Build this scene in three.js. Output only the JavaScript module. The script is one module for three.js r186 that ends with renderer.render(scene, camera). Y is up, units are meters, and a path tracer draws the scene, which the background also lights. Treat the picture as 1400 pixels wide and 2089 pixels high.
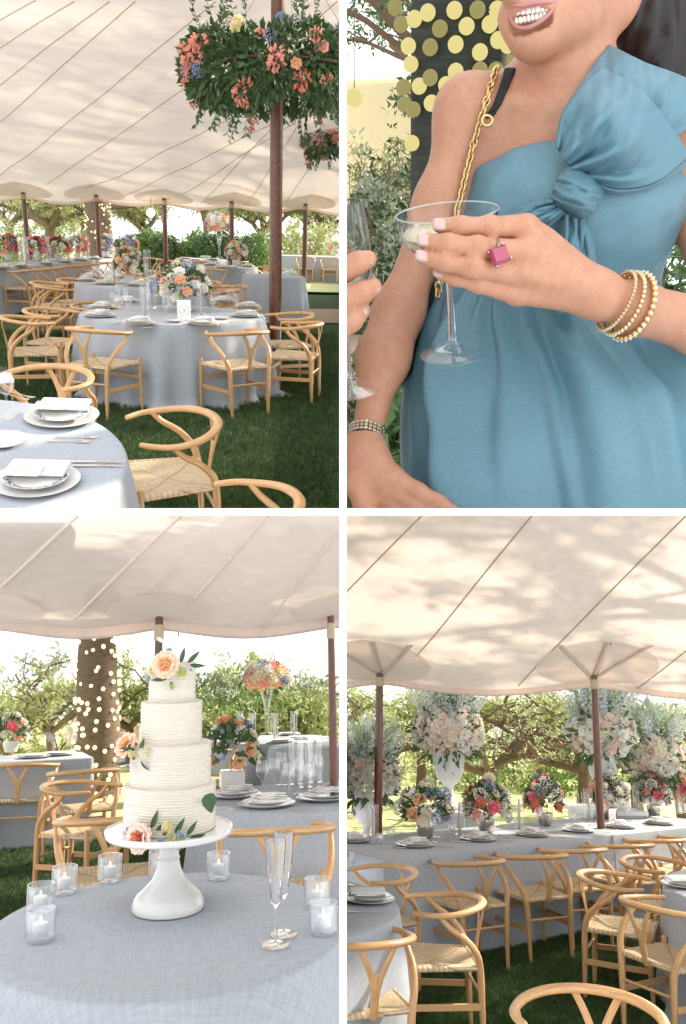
import * as THREE from 'three';
import { RoundedBoxGeometry } from 'three/addons/geometries/RoundedBoxGeometry.js';
import { mergeGeometries } from 'three/addons/utils/BufferGeometryUtils.js';
import { ImprovedNoise } from 'three/addons/math/ImprovedNoise.js';

// ---------- camera, sky, sun, exposure ----------
const scene = new THREE.Scene();
const F = 1700, CX = 700, CY = 1044.5;                       // focal length and centre in photograph pixels
const camera = new THREE.PerspectiveCamera(2 * Math.atan(CY / F) * 180 / Math.PI, 1400 / 2089, 0.05, 400);
camera.position.set(0, 0, 0);
scene.add(camera);
const SUN = new THREE.Vector3(0.66, 0.56, -0.50).normalize();
const sun = new THREE.DirectionalLight(new THREE.Color(1.0, 0.89, 0.74), 5.0);
sun.position.copy(SUN).multiplyScalar(60); sun.target.position.set(0, 0, -10);
sun.position.add(sun.target.position);
sun.castShadow = true; sun.shadow.radius = 3; sun.shadow.mapSize.set(4096, 4096);
Object.assign(sun.shadow.camera, { left: -25, right: 25, top: 25, bottom: -25, near: 1, far: 140 });
scene.add(sun, sun.target);
const SKYW = 512, SKYH = 256, skyData = new Float32Array(SKYW * SKYH * 4);
{
  const nz = new ImprovedNoise();
  for (let j = 0; j < SKYH; j++) for (let i = 0; i < SKYW; i++) {
    const th = ((j + .5) / SKYH - .5) * Math.PI, ph = ((i + .5) / SKYW - .5) * 2 * Math.PI;
    const x = Math.cos(th) * Math.cos(ph), y = Math.sin(th), z = Math.cos(th) * Math.sin(ph);
    const c = Math.max(0, x * SUN.x + y * SUN.y + z * SUN.z);
    const k = Math.pow(1 - Math.min(1, Math.abs(y)), 1.6);
    let cl = 0.5 + 0.5 * nz.noise(x * 2.3, y * 4, z * 2.3) + .25 * nz.noise(x * 6, y * 9, z * 6);
    cl = Math.min(1, Math.max(0, cl));
    const glow = .5 * Math.pow(c, 5);
    const o = (j * SKYW + i) * 4;
    const m = Math.max(k, cl * .75);
    skyData[o] = (.84 + .22 * m + glow); skyData[o + 1] = (.89 + .16 * m + glow * .95); skyData[o + 2] = (.98 + .04 * m + glow * .82); skyData[o + 3] = 1;
  }
}
const skyTex = new THREE.DataTexture(skyData, SKYW, SKYH, THREE.RGBAFormat, THREE.FloatType);
skyTex.mapping = THREE.EquirectangularReflectionMapping; skyTex.magFilter = THREE.LinearFilter; skyTex.minFilter = THREE.LinearFilter;
skyTex.wrapS = THREE.RepeatWrapping; skyTex.needsUpdate = true;
scene.background = skyTex; scene.environment = skyTex;
scene.backgroundIntensity = 1; scene.environmentIntensity = 1;
const renderer = new THREE.WebGLRenderer({ antialias: true });
renderer.setSize(686, 1024);
renderer.toneMapping = THREE.LinearToneMapping;
renderer.toneMappingExposure = 1.95;
renderer.shadowMap.enabled = true;

// ---------- small helpers ----------
const V3 = THREE.Vector3, PI = Math.PI, R = d => d * PI / 180;
const v3 = (x, y, z) => new V3(x, y, z);
function rng(seed) { let s = seed >>> 0; return () => { s = (s + 0x6D2B79F5) >>> 0; let t = s; t = Math.imul(t ^ (t >>> 15), t | 1); t ^= t + Math.imul(t ^ (t >>> 7), t | 61); return ((t ^ (t >>> 14)) >>> 0) / 4294967296; }; }
const perlin = new ImprovedNoise();
const N = (x, y, z = 0) => perlin.noise(x, y, z);
const lerp = (a, b, t) => a + (b - a) * t, clamp = (x, a = 0, b = 1) => Math.min(b, Math.max(a, x));
const sstep = (a, b, x) => { const t = clamp((x - a) / (b - a)); return t * t * (3 - 2 * t); };
// piecewise smooth interpolation through [x, value...] rows
function curve(rows) {
  return x => {
    if (x <= rows[0][0]) return rows[0][1];
    for (let i = 1; i < rows.length; i++) if (x <= rows[i][0]) {
      const t = (x - rows[i - 1][0]) / (rows[i][0] - rows[i - 1][0]);
      const p0 = rows[Math.max(0, i - 2)][1], p1 = rows[i - 1][1], p2 = rows[i][1], p3 = rows[Math.min(rows.length - 1, i + 1)][1];
      return .5 * (2 * p1 + (p2 - p0) * t + (2 * p0 - 5 * p1 + 4 * p2 - p3) * t * t + (3 * p1 - p0 - 3 * p2 + p3) * t * t * t);
    }
    return rows[rows.length - 1][1];
  };
}
const ray = (px, py) => v3((px - CX) / F, (CY - py) / F, -1);
const P = (px, py, d) => ray(px, py).multiplyScalar(d);
const names = {};
function numbered(n) { const k = names[n] = (names[n] ?? -1) + 1; return k ? `${n}_${String(k).padStart(3, '0')}` : n; }
let STAGE = null; const stageOf = new Map();
function thing(name, label, category, group) {
  const o = new THREE.Group(); o.name = numbered(name); scene.add(o); stageOf.set(o, STAGE);
  o.userData = { label, category }; if (group) o.userData.group = group; return o;
}
function part(name, geo, mat, parent, kind) {
  const m = new THREE.Mesh(geo, mat); m.name = name; m.castShadow = m.receiveShadow = true; parent.add(m);
  if (kind) m.userData.kind = kind; return m;
}
function solo(name, geo, mat, label, category, group) {
  const m = new THREE.Mesh(geo, mat); m.name = numbered(name); m.castShadow = m.receiveShadow = true; scene.add(m); stageOf.set(m, STAGE);
  m.userData = { label, category }; if (group) m.userData.group = group; return m;
}
function struct(name, geo, mat) {
  const m = new THREE.Mesh(geo, mat); m.name = numbered(name); m.castShadow = m.receiveShadow = true; scene.add(m); stageOf.set(m, STAGE);
  m.userData = { kind: 'structure' }; return m;
}
const baseName = n => n.replace(/_\d{3}$/, '');
function copy(o, label, group) {
  const c = o.clone(); c.name = numbered(baseName(o.name)); scene.add(c); stageOf.set(c, STAGE);
  c.userData = { ...o.userData }; if (label) c.userData.label = label; if (group !== undefined) { if (group) c.userData.group = group; else delete c.userData.group; }
  c.traverse(m => { if (m !== c) m.userData = { ...m.userData }; });
  return c;
}
// first use takes the prototype itself, later uses take copies
function maker(build) { let proto = null; return (label, group) => { if (!proto) { proto = build(label); proto.userData.label = label; if (group) proto.userData.group = group; else delete proto.userData.group; return proto; } return copy(proto, label, group ?? null); }; }

// ---------- geometry helpers ----------
function clean(g) {
  let q = g.index ? g.toNonIndexed() : g;
  for (const k of Object.keys(q.attributes)) if (!['position', 'normal', 'uv'].includes(k)) q.deleteAttribute(k);
  if (!q.attributes.uv) q.setAttribute('uv', new THREE.BufferAttribute(new Float32Array(q.attributes.position.count * 2), 2));
  return q;
}
const merge = list => mergeGeometries(list.map(clean), false);
function xf(g, { p, r, s } = {}) {
  const m = new THREE.Matrix4().compose(p ? v3(...p) : v3(0, 0, 0), new THREE.Quaternion().setFromEuler(new THREE.Euler(...(r || [0, 0, 0]))), s ? (Array.isArray(s) ? v3(...s) : v3(s, s, s)) : v3(1, 1, 1));
  const c = g.clone(); c.applyMatrix4(m); return c;
}
const box = (w, h, d, p, r, rad = .004) => xf(new RoundedBoxGeometry(w, h, d, 1, Math.min(rad, w / 3, h / 3, d / 3)), { p, r });
const cyl = (r0, r1, h, n = 12, p, r) => xf(new THREE.CylinderGeometry(r1, r0, h, n, 1), { p, r });
const sph = (r, p, s, n = 10) => xf(new THREE.SphereGeometry(r, n, Math.max(6, n * .7 | 0)), { p, s });
function lathe(pts, n = 24) { return new THREE.LatheGeometry(pts.map(a => new THREE.Vector2(a[0], a[1])), n); }
// tapered, optionally flattened sweep along a smooth curve, rounded ends
function sweep(pts, rad, { seg = 16, n = 8, flat = null, up = null, closed = false, caps = true } = {}) {
  const c = new THREE.CatmullRomCurve3(pts.map(p => p.isVector3 ? p : v3(...p)), closed, 'centripetal');
  const rf = typeof rad === 'function' ? rad : Array.isArray(rad) ? (t => { const x = t * (rad.length - 1), i = Math.min(rad.length - 2, Math.floor(x)); return lerp(rad[i], rad[i + 1], x - i); }) : () => rad;
  const pos = [], uv = [], idx = []; let nrm = null; const len = c.getLength();
  const ts = []; if (caps && !closed) ts.push([0, 0, -1], [0, .7, -.7]); for (let i = 0; i <= seg; i++) ts.push([i / seg, 1, 0]); if (caps && !closed) ts.push([1, .7, .7], [1, 0, 1]);
  for (const [t, k, e] of ts) {
    const T = c.getTangentAt(clamp(t)), p = c.getPointAt(clamp(t));
    if (up) nrm = up.clone(); else if (!nrm) nrm = Math.abs(T.y) < .9 ? v3(0, 1, 0) : v3(1, 0, 0);
    nrm = nrm.clone().addScaledVector(T, -nrm.dot(T)).normalize();
    const b = v3().crossVectors(T, nrm); const r = rf(t), f = flat ? (typeof flat === 'function' ? flat(t) : flat) : [1, 1];
    for (let j = 0; j <= n; j++) {
      const a = j / n * 2 * PI;
      const q = p.clone().addScaledVector(nrm, Math.cos(a) * r * k * f[0]).addScaledVector(b, Math.sin(a) * r * k * f[1]).addScaledVector(T, e * r * .6);
      pos.push(q.x, q.y, q.z); uv.push(t * len, j / n * .2);
    }
  }
  const rows = ts.length;
  for (let i = 0; i < rows - 1; i++) for (let j = 0; j < n; j++) { const a = i * (n + 1) + j, b2 = a + n + 1; idx.push(a, b2, a + 1, b2, b2 + 1, a + 1); }
  const g = new THREE.BufferGeometry(); g.setAttribute('position', new THREE.Float32BufferAttribute(pos, 3)); g.setAttribute('uv', new THREE.Float32BufferAttribute(uv, 2)); g.setIndex(idx); g.computeVertexNormals();
  return g;
}
// sheet from f(u,v) -> Vector3
function sheet(f, nu, nv, uvf) {
  const pos = [], uv = [], idx = [];
  for (let j = 0; j <= nv; j++) for (let i = 0; i <= nu; i++) { const u = i / nu, v = j / nv, p = f(u, v); pos.push(p.x, p.y, p.z); const q = uvf ? uvf(u, v, p) : [u, v]; uv.push(q[0], q[1]); }
  for (let j = 0; j < nv; j++) for (let i = 0; i < nu; i++) { const a = j * (nu + 1) + i, b = a + nu + 1; idx.push(a, a + 1, b, b, a + 1, b + 1); }
  const g = new THREE.BufferGeometry(); g.setAttribute('position', new THREE.Float32BufferAttribute(pos, 3)); g.setAttribute('uv', new THREE.Float32BufferAttribute(uv, 2)); g.setIndex(idx); g.computeVertexNormals(); return g;
}
// closed ring loft: average normals on the seam
function weldSeam(g, nu, nv) { const n = g.attributes.normal; for (let j = 0; j <= nv; j++) { const a = j * (nu + 1), b = a + nu; const q = v3(n.getX(a) + n.getX(b), n.getY(a) + n.getY(b), n.getZ(a) + n.getZ(b)).normalize(); n.setXYZ(a, q.x, q.y, q.z); n.setXYZ(b, q.x, q.y, q.z); } return g; }
// give a sheet thickness (offset along normals, rim closed)
function thick(g, nu, nv, t) {
  const p = g.attributes.position, n = g.attributes.normal, uv = g.attributes.uv, c = p.count, pos = [], uvs = [], idx = [];
  for (const s of [.5, -.5]) for (let i = 0; i < c; i++) { pos.push(p.getX(i) + n.getX(i) * t * s, p.getY(i) + n.getY(i) * t * s, p.getZ(i) + n.getZ(i) * t * s); uvs.push(uv.getX(i), uv.getY(i)); }
  const I = g.index.array; for (let i = 0; i < I.length; i += 3) { idx.push(I[i], I[i + 1], I[i + 2], c + I[i], c + I[i + 2], c + I[i + 1]); }
  const rim = []; for (let i = 0; i <= nu; i++) rim.push(i); for (let j = 1; j <= nv; j++) rim.push(j * (nu + 1) + nu); for (let i = nu - 1; i >= 0; i--) rim.push(nv * (nu + 1) + i); for (let j = nv - 1; j >= 0; j--) rim.push(j * (nu + 1));
  for (let k = 0; k < rim.length - 1; k++) { const a = rim[k], b = rim[k + 1]; idx.push(a, c + a, b, b, c + a, c + b); }
  const o = new THREE.BufferGeometry(); o.setAttribute('position', new THREE.Float32BufferAttribute(pos, 3)); o.setAttribute('uv', new THREE.Float32BufferAttribute(uvs, 2)); o.setIndex(idx); o.computeVertexNormals(); return o;
}
// surface nets over a distance field
function meshField(f, lo, hi, cell) {
  const nx = Math.ceil((hi.x - lo.x) / cell) + 1, ny = Math.ceil((hi.y - lo.y) / cell) + 1, nz = Math.ceil((hi.z - lo.z) / cell) + 1;
  const val = new Float32Array(nx * ny * nz), id = (x, y, z) => x + nx * (y + ny * z);
  for (let z = 0; z < nz; z++) for (let y = 0; y < ny; y++) for (let x = 0; x < nx; x++) val[id(x, y, z)] = f(lo.x + x * cell, lo.y + y * cell, lo.z + z * cell);
  const vid = new Int32Array(nx * ny * nz).fill(-1), pos = [], idx = [];
  for (let z = 0; z < nz - 1; z++) for (let y = 0; y < ny - 1; y++) for (let x = 0; x < nx - 1; x++) {
    let sx = 0, sy = 0, sz = 0, n = 0, neg = 0; const c = [];
    for (let k = 0; k < 8; k++) { const v = val[id(x + (k & 1), y + (k >> 1 & 1), z + (k >> 2))]; c.push(v); if (v < 0) neg++; }
    if (!neg || neg === 8) continue;
    for (let a = 0; a < 8; a++) for (let ax = 0; ax < 3; ax++) { const b = a | 1 << ax; if (b === a) continue; if ((c[a] < 0) === (c[b] < 0)) continue; const t = c[a] / (c[a] - c[b]); sx += (a & 1) + (ax === 0 ? t : 0); sy += (a >> 1 & 1) + (ax === 1 ? t : 0); sz += (a >> 2) + (ax === 2 ? t : 0); n++; }
    vid[id(x, y, z)] = pos.length / 3; pos.push(lo.x + (x + sx / n) * cell, lo.y + (y + sy / n) * cell, lo.z + (z + sz / n) * cell);
  }
  const quad = (a, b, c2, d, fl) => { if (a < 0 || b < 0 || c2 < 0 || d < 0) return; fl ? idx.push(a, b, c2, a, c2, d) : idx.push(a, c2, b, a, d, c2); };
  for (let z = 1; z < nz - 1; z++) for (let y = 1; y < ny - 1; y++) for (let x = 1; x < nx - 1; x++) {
    const s = val[id(x, y, z)] < 0;
    if (s !== (val[id(x + 1, y, z)] < 0)) quad(vid[id(x, y - 1, z - 1)], vid[id(x, y, z - 1)], vid[id(x, y, z)], vid[id(x, y - 1, z)], s);
    if (s !== (val[id(x, y + 1, z)] < 0)) quad(vid[id(x - 1, y, z - 1)], vid[id(x - 1, y, z)], vid[id(x, y, z)], vid[id(x, y, z - 1)], s);
    if (s !== (val[id(x, y, z + 1)] < 0)) quad(vid[id(x - 1, y - 1, z)], vid[id(x, y - 1, z)], vid[id(x, y, z)], vid[id(x - 1, y, z)], s);
  }
  const g = new THREE.BufferGeometry(); g.setAttribute('position', new THREE.Float32BufferAttribute(pos, 3)); g.setIndex(idx); g.computeVertexNormals();
  g.setAttribute('uv', new THREE.Float32BufferAttribute(new Float32Array(pos.length / 3 * 2).map((_, i) => i % 2 ? pos[(i >> 1) * 3 + 1] : pos[(i >> 1) * 3]), 2)); return g;
}
const smin = (a, b, k) => { const h = Math.max(k - Math.abs(a - b), 0) / k; return Math.min(a, b) - h * h * k * .25; };
function cone(a, b, ra, rb) { // tapered capsule distance
  const bx2 = b.x - a.x, by = b.y - a.y, bz = b.z - a.z, l2 = bx2 * bx2 + by * by + bz * bz;
  return (x, y, z) => { const px = x - a.x, py = y - a.y, pz = z - a.z; const t = clamp((px * bx2 + py * by + pz * bz) / l2); const dx = px - bx2 * t, dy = py - by * t, dz = pz - bz * t; return Math.sqrt(dx * dx + dy * dy + dz * dz) - lerp(ra, rb, t); };
}
function ell(c, rx, ry, rz, q) { // ellipsoid, approximate distance
  const iq = q ? q.clone().invert() : null, w = v3(); const m = Math.min(rx, ry, rz);
  return (x, y, z) => { w.set(x - c.x, y - c.y, z - c.z); if (iq) w.applyQuaternion(iq); const k0 = Math.hypot(w.x / rx, w.y / ry, w.z / rz), k1 = Math.hypot(w.x / rx / rx, w.y / ry / ry, w.z / rz / rz); return k1 < 1e-6 ? -m : k0 * (k0 - 1) / k1; };
}
const blend = (list, k) => (x, y, z) => { let d = list[0](x, y, z); for (let i = 1; i < list.length; i++) d = smin(d, list[i](x, y, z), k); return d; };

// ---------- stages: each of the four scenes has its own level lawn, horizon and uphill or downhill lie ----------
function stage(hx, hy, roll, prof, keep) {
  const Fw = ray(hx, hy).normalize(), U = v3().crossVectors(v3(1, roll, 0), Fw).normalize(), Rt = v3().crossVectors(Fw, U).normalize();
  const s = { Fw, U, Rt, prof, keep };
  s.at = (a, q, v) => v3().addScaledVector(Rt, a).addScaledVector(Fw, q).addScaledVector(U, v);      // free point
  s.g = (a, q, h = 0) => s.at(a, q, prof(q) + h);                                                      // over the ground
  s.hit = (px, py, h = 0) => { const d = ray(px, py); let lo = .3, hi = 120; const f = t => t * d.dot(U) - prof(t * d.dot(Fw)) - h; for (let i = 0; i < 60; i++) { const m = (lo + hi) / 2; f(m) > 0 ? lo = m : hi = m; } const p = d.multiplyScalar(lo); return { p, a: p.dot(Rt), q: p.dot(Fw) }; };
  s.px = (px, py, q) => { const d = ray(px, py); return d.multiplyScalar(q / d.dot(Fw)); };            // point on a pixel's ray at distance q
  s.aq = (px, q) => { const d = ray(px, hy); return d.dot(Rt) / d.dot(Fw) * q; };
  s.quat = (q, yaw = 0) => { const m = (prof(q + .05) - prof(q - .05)) / .1; const T = Fw.clone().addScaledVector(U, m).normalize(), Nn = U.clone().addScaledVector(Fw, -m).normalize(); const B = new THREE.Matrix4().makeBasis(Rt, Nn, T.negate()); return new THREE.Quaternion().setFromRotationMatrix(B).multiply(new THREE.Quaternion().setFromAxisAngle(v3(0, 1, 0), yaw)); };
  s.put = (o, px, py, yaw = 0, h = 0) => { const r = s.hit(px, py, h); const qt = s.quat(r.q, yaw); const up = v3(0, 1, 0).applyQuaternion(qt); o.position.copy(r.p).addScaledVector(up, -h); o.quaternion.copy(qt); o.updateMatrixWorld(true); return o; };
  s.set = (o, a, q, yaw = 0, h = 0) => { const qt = s.quat(q, yaw); o.position.copy(s.g(a, q)).addScaledVector(v3(0, 1, 0).applyQuaternion(qt), h); o.quaternion.copy(qt); o.updateMatrixWorld(true); return o; };
  return s;
}
// set o on another thing: offset in that thing's own axes
function on(o, base, x, y, z, yaw = 0) { base.updateMatrixWorld(true); o.position.copy(base.localToWorld(v3(x, y, z))); o.quaternion.copy(base.quaternion).multiply(new THREE.Quaternion().setFromAxisAngle(v3(0, 1, 0), yaw)); o.updateMatrixWorld(true); return o; }
// trim a thing where its compartment ends
function trimGeo(g, M, n, c) {
  g = g.index ? g.toNonIndexed() : g; const A = Object.entries(g.attributes), p = g.attributes.position, out = {}; for (const [k] of A) out[k] = [];
  const w = v3(), d = new Float32Array(p.count); for (let i = 0; i < p.count; i++) { w.fromBufferAttribute(p, i).applyMatrix4(M); d[i] = w.dot(n) - c; }
  const push = (i, j, t) => { for (const [k, a] of A) for (let e = 0; e < a.itemSize; e++) out[k].push(a.array[i * a.itemSize + e] * (1 - t) + a.array[j * a.itemSize + e] * t); };
  for (let i = 0; i < p.count; i += 3) {
    const poly = []; for (let k = 0; k < 3; k++) { const a = i + k, b = i + (k + 1) % 3; if (d[a] >= 0) poly.push([a, a, 0]); if ((d[a] >= 0) !== (d[b] >= 0)) poly.push([a, b, d[a] / (d[a] - d[b])]); }
    for (let k = 1; k + 1 < poly.length; k++) { push(...poly[0]); push(...poly[k]); push(...poly[k + 1]); }
  }
  const o = new THREE.BufferGeometry(); for (const [k, a] of A) o.setAttribute(k, new THREE.Float32BufferAttribute(out[k], a.itemSize)); return o;
}
function trimAll() {
  for (const [o, s] of stageOf) {
    if (!s || !s.keep) continue; o.updateMatrixWorld(true);
    for (const [n, c] of s.keep) {
      const bb = new THREE.Box3().setFromObject(o); if (bb.isEmpty()) { scene.remove(o); continue; }
      const cx = [bb.min, bb.max]; let lo = 1e9; for (const a of cx) for (const b of cx) for (const e of cx) lo = Math.min(lo, a.x * n.x + b.y * n.y + e.z * n.z - c);
      if (lo >= 0) continue;
      const gone = [];
      o.traverse(m => {
        if (!m.isMesh) return;
        if (m.isInstancedMesh) { const M = new THREE.Matrix4(), w = v3(); let k = 0; for (let i = 0; i < m.count; i++) { m.getMatrixAt(i, M); w.setFromMatrixPosition(M).applyMatrix4(m.matrixWorld); if (!m.geometry.boundingSphere) m.geometry.computeBoundingSphere(); if (w.dot(n) - c > m.geometry.boundingSphere.radius * M.getMaxScaleOnAxis()) { if (k !== i) { m.setMatrixAt(k, M); if (m.instanceColor) { const cc = new THREE.Color(); m.getColorAt(i, cc); m.setColorAt(k, cc); } } k++; } } m.count = k; if (!k) gone.push(m); return; }
        const pa = m.geometry.attributes.position, w = v3(); let bad = 0; for (let i = 0; i < pa.count; i++) { w.fromBufferAttribute(pa, i).applyMatrix4(m.matrixWorld); if (w.dot(n) < c) bad++; }
        if (!bad) return; if (bad === pa.count) { gone.push(m); return; }
        m.geometry = trimGeo(m.geometry, m.matrixWorld, n, c); if (!m.geometry.attributes.position.count) gone.push(m);
      });
      for (const m of gone) { if (m === o) scene.remove(o); else { for (const ch of [...m.children]) m.parent.attach(ch); m.parent.remove(m); } }
      let left = 0; o.traverse(m => { if (m.isMesh) left++; }); if (!left) scene.remove(o);
    }
  }
}
// ---------- materials ----------
function dataTex(n, f, srgb, rep) {
  const d = new Uint8Array(n * n * 4); for (let j = 0; j < n; j++) for (let i = 0; i < n; i++) { const c = f(i / n, j / n, i, j), o = (j * n + i) * 4; for (let k = 0; k < 3; k++) d[o + k] = clamp(c[k]) * 255; d[o + 3] = 255; }
  const t = new THREE.DataTexture(d, n, n, THREE.RGBAFormat); t.wrapS = t.wrapT = THREE.RepeatWrapping; t.magFilter = THREE.LinearFilter; t.minFilter = THREE.LinearMipmapLinearFilter; t.generateMipmaps = true; if (srgb) t.colorSpace = THREE.SRGBColorSpace; if (rep) t.repeat.set(...rep); t.needsUpdate = true; return t;
}
const tn = (u, v, k, s) => { // tiling noise
  const a = u * 2 * PI, b = v * 2 * PI; return N(Math.cos(a) * k + s, Math.sin(a) * k + Math.cos(b) * k * .7, Math.sin(b) * k + s * 1.7);
};
const lin = (r, g, b) => new THREE.Color().setRGB(r, g, b);
const mat = (c, rough = .6, o = {}) => new THREE.MeshPhysicalMaterial({ color: lin(...c), roughness: rough, metalness: 0, side: THREE.DoubleSide, ...o });
const woodTex = (a, b, s) => dataTex(256, (u, v) => { const g = .5 + .5 * tn(u * .5, v * 1, 3.2, s) + .35 * Math.sin(v * 90 + 5 * tn(u, v, 1.4, s + 3)) * .3 + .3 * tn(u * .3, v, 9, s + 9); const t = clamp(g); return [lerp(a[0], b[0], t), lerp(a[1], b[1], t), lerp(a[2], b[2], t)]; }, true, [1.6, 5]);
const M = {};
M.oak = mat([1, 1, 1], .38, { map: woodTex([.72, .545, .36], [.87, .71, .51], 1), clearcoat: .25, clearcoatRoughness: .35 });
M.oakDark = mat([1, 1, 1], .4, { map: woodTex([.66, .47, .29], [.82, .64, .43], 5), clearcoat: .25, clearcoatRoughness: .35 });
M.darkwood = mat([1, 1, 1], .35, { map: woodTex([.28, .14, .07], [.48, .26, .13], 11), clearcoat: .4, clearcoatRoughness: .3 });
const cordN = (u, v) => { const x = u - .5, y = v - .5; const along = Math.abs(x) > Math.abs(y) ? y : x; return .5 + .5 * Math.sin(along * 2 * PI * 34); };
M.cord = mat([1, 1, 1], .85, { map: dataTex(256, (u, v) => { const k = .82 + .14 * cordN(u, v) + .1 * tn(u, v, 6, 2), e = Math.abs(Math.abs(u - .5) - Math.abs(v - .5)) < .012 ? .8 : 1; return [.90 * k * e, .80 * k * e, .65 * k * e]; }, true), bumpMap: dataTex(256, (u, v) => { const k = cordN(u, v); return [k, k, k]; }), bumpScale: .003 });
const linenF = (u, v, i, j) => { const a = .5 + .5 * tn(u * 1, v * 9, 2.4, 4), b = .5 + .5 * tn(u * 9, v * 1, 2.4, 7); return clamp(.5 + (a + b - 1) * .5 + ((i % 3 === 0) ? -.08 : .03) + ((j % 3 === 0) ? -.08 : .03)); };
const linenMap = c => dataTex(512, (u, v, i, j) => { const k = .86 + .2 * linenF(u, v, i, j); return c.map(x => x * k); }, true, [1.6, 1.6]);
const linenBump = dataTex(512, (u, v, i, j) => { const k = linenF(u, v, i, j); return [k, k, k]; }, false, [1.6, 1.6]);
M.linen = mat([1, 1, 1], .82, { map: linenMap([.685, .705, .735]), bumpMap: linenBump, bumpScale: .0012, sheen: .3, sheenRoughness: .6 });
M.linenPale = mat([1, 1, 1], .8, { map: linenMap([.665, .68, .705]), bumpMap: linenBump, bumpScale: .0012, sheen: .3, sheenRoughness: .6 });
M.napkin = mat([.74, .73, .72], .85);
M.card = mat([.84, .80, .73], .7);
M.ceramic = mat([.68, .67, .65], .18, { clearcoat: .5, clearcoatRoughness: .1 });
M.plaster = mat([.72, .71, .69], .55);
M.white = mat([.88, .88, .87], .5);
M.silver = mat([.62, .57, .50], .22, { metalness: 1 });
M.gold = mat([.75, .55, .26], .28, { metalness: 1 });
M.glass = mat([1, 1, 1], .03, { transmission: 1, thickness: 0, ior: 1.85 });
M.glassRim = mat([.9, .92, .93], .08, { transmission: .6, thickness: 0, ior: 1.8 });
M.glassThin = mat([1, 1, 1], .02, { transmission: 1, thickness: 0, ior: 1.6 });
M.ribbed = mat([.97, .985, 1], .16, { transmission: .94, thickness: 0, ior: 1.9 });
M.glassSolid = mat([1, 1, 1], .01, { transmission: 1, thickness: .004, ior: 1.38 });
M.glassBlue = mat([.85, .93, 1], .05, { transmission: 1, thickness: 0, ior: 1.4 });
M.wine = mat([.90, .87, .64], .08, { transmission: .4, thickness: 0, ior: 1.33 });
M.candle = mat([.80, .78, .74], .5);
M.taper = mat([.42, .40, .42], .5);
M.flame = new THREE.MeshStandardMaterial({ color: 0x000000, emissive: lin(1, .62, .28), emissiveIntensity: 2.5 });
M.bulb = new THREE.MeshStandardMaterial({ color: 0x000000, emissive: lin(1, .86, .42), emissiveIntensity: 1.15 });
M.bulbDim = new THREE.MeshStandardMaterial({ color: 0x000000, emissive: lin(.85, .76, .33), emissiveIntensity: .6 });
M.globe = new THREE.MeshStandardMaterial({ color: 0x000000, emissive: lin(.95, .82, .32), emissiveIntensity: .44 });
M.globeDim = new THREE.MeshStandardMaterial({ color: 0x000000, emissive: lin(.36, .32, .11), emissiveIntensity: .5 });
M.bulbHot = new THREE.MeshStandardMaterial({ color: 0x000000, emissive: lin(1, .9, .66), emissiveIntensity: 4 });
M.tent = mat([1, 1, 1], .95, { map: dataTex(256, (u, v) => { const k = .965 + .035 * tn(u, v, 3, 21); return [.95 * k, .885 * k, .835 * k]; }, true), transmission: .43, thickness: 0 });
M.tentPatch = mat([.88, .79, .73], .95, { transmission: .40, thickness: 0 });
M.rope = mat([.50, .40, .28], .8);
M.leafDark = mat([.045, .10, .03], .5, { transmission: .2, thickness: 0 });
M.leafMid = mat([.085, .16, .045], .55, { transmission: .3, thickness: 0 });
M.leafBright = mat([.20, .33, .07], .55, { transmission: .45, thickness: 0 });
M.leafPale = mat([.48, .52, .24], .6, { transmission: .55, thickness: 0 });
M.leafOlive = mat([.34, .36, .18], .6, { transmission: .5, thickness: 0 });
M.leafSage = mat([.42, .48, .35], .65, { transmission: .45, thickness: 0 });
M.bark = mat([1, 1, 1], .9, { map: dataTex(256, (u, v) => { const k = .5 + .5 * tn(u * 3 % 1, v, 5, 31) + .3 * tn(u, v, 12, 8); return [lerp(.34, .56, k), lerp(.28, .47, k), lerp(.23, .40, k)]; }, true, [1, 4]) });
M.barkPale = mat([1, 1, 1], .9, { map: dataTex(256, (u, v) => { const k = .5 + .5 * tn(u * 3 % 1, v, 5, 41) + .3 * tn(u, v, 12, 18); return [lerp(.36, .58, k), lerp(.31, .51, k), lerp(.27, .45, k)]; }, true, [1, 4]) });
const petal = (c, tr = .25) => mat(c, .65, { transmission: tr, thickness: 0, sheen: .3 });
M.coral = petal([.86, .28, .16]); M.salmon = petal([.88, .42, .32]); M.peach = petal([.88, .50, .28]); M.blush = petal([.88, .60, .50]); M.hotpink = petal([.80, .15, .22]); M.pink = petal([.84, .36, .40]);
M.palegreen = petal([.66, .76, .56]); M.skypale = petal([.66, .76, .86]); M.paleblush = petal([.88, .72, .62]); M.cream = petal([.84, .78, .60]); M.ivory = petal([.85, .83, .76]); M.butter = petal([.82, .74, .42]); M.skyblue = petal([.42, .52, .72]); M.lilac = petal([.50, .50, .74]); M.iceblue = petal([.82, .87, .88]); M.lime = petal([.62, .68, .30]);
M.turf = mat([1, 1, 1], .95, { map: dataTex(512, (u, v) => { const k = .55 + .35 * tn(u, v, 8, 61) + .4 * tn(u, v, 30, 3); return [lerp(.12, .22, k), lerp(.20, .33, k), lerp(.075, .14, k)]; }, true, [1.2, 1.2]) });
M.blade = mat([.055, .115, .028], .6, { transmission: .15, thickness: 0 });
M.sunmeadow = mat([1, 1, 1], .95, { map: dataTex(256, (u, v) => { const k = .5 + .5 * tn(u, v, 6, 83) + .3 * tn(u, v, 24, 5); return [lerp(.66, .86, k), lerp(.68, .84, k), lerp(.44, .64, k)]; }, true, [.4, .4]) });
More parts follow.
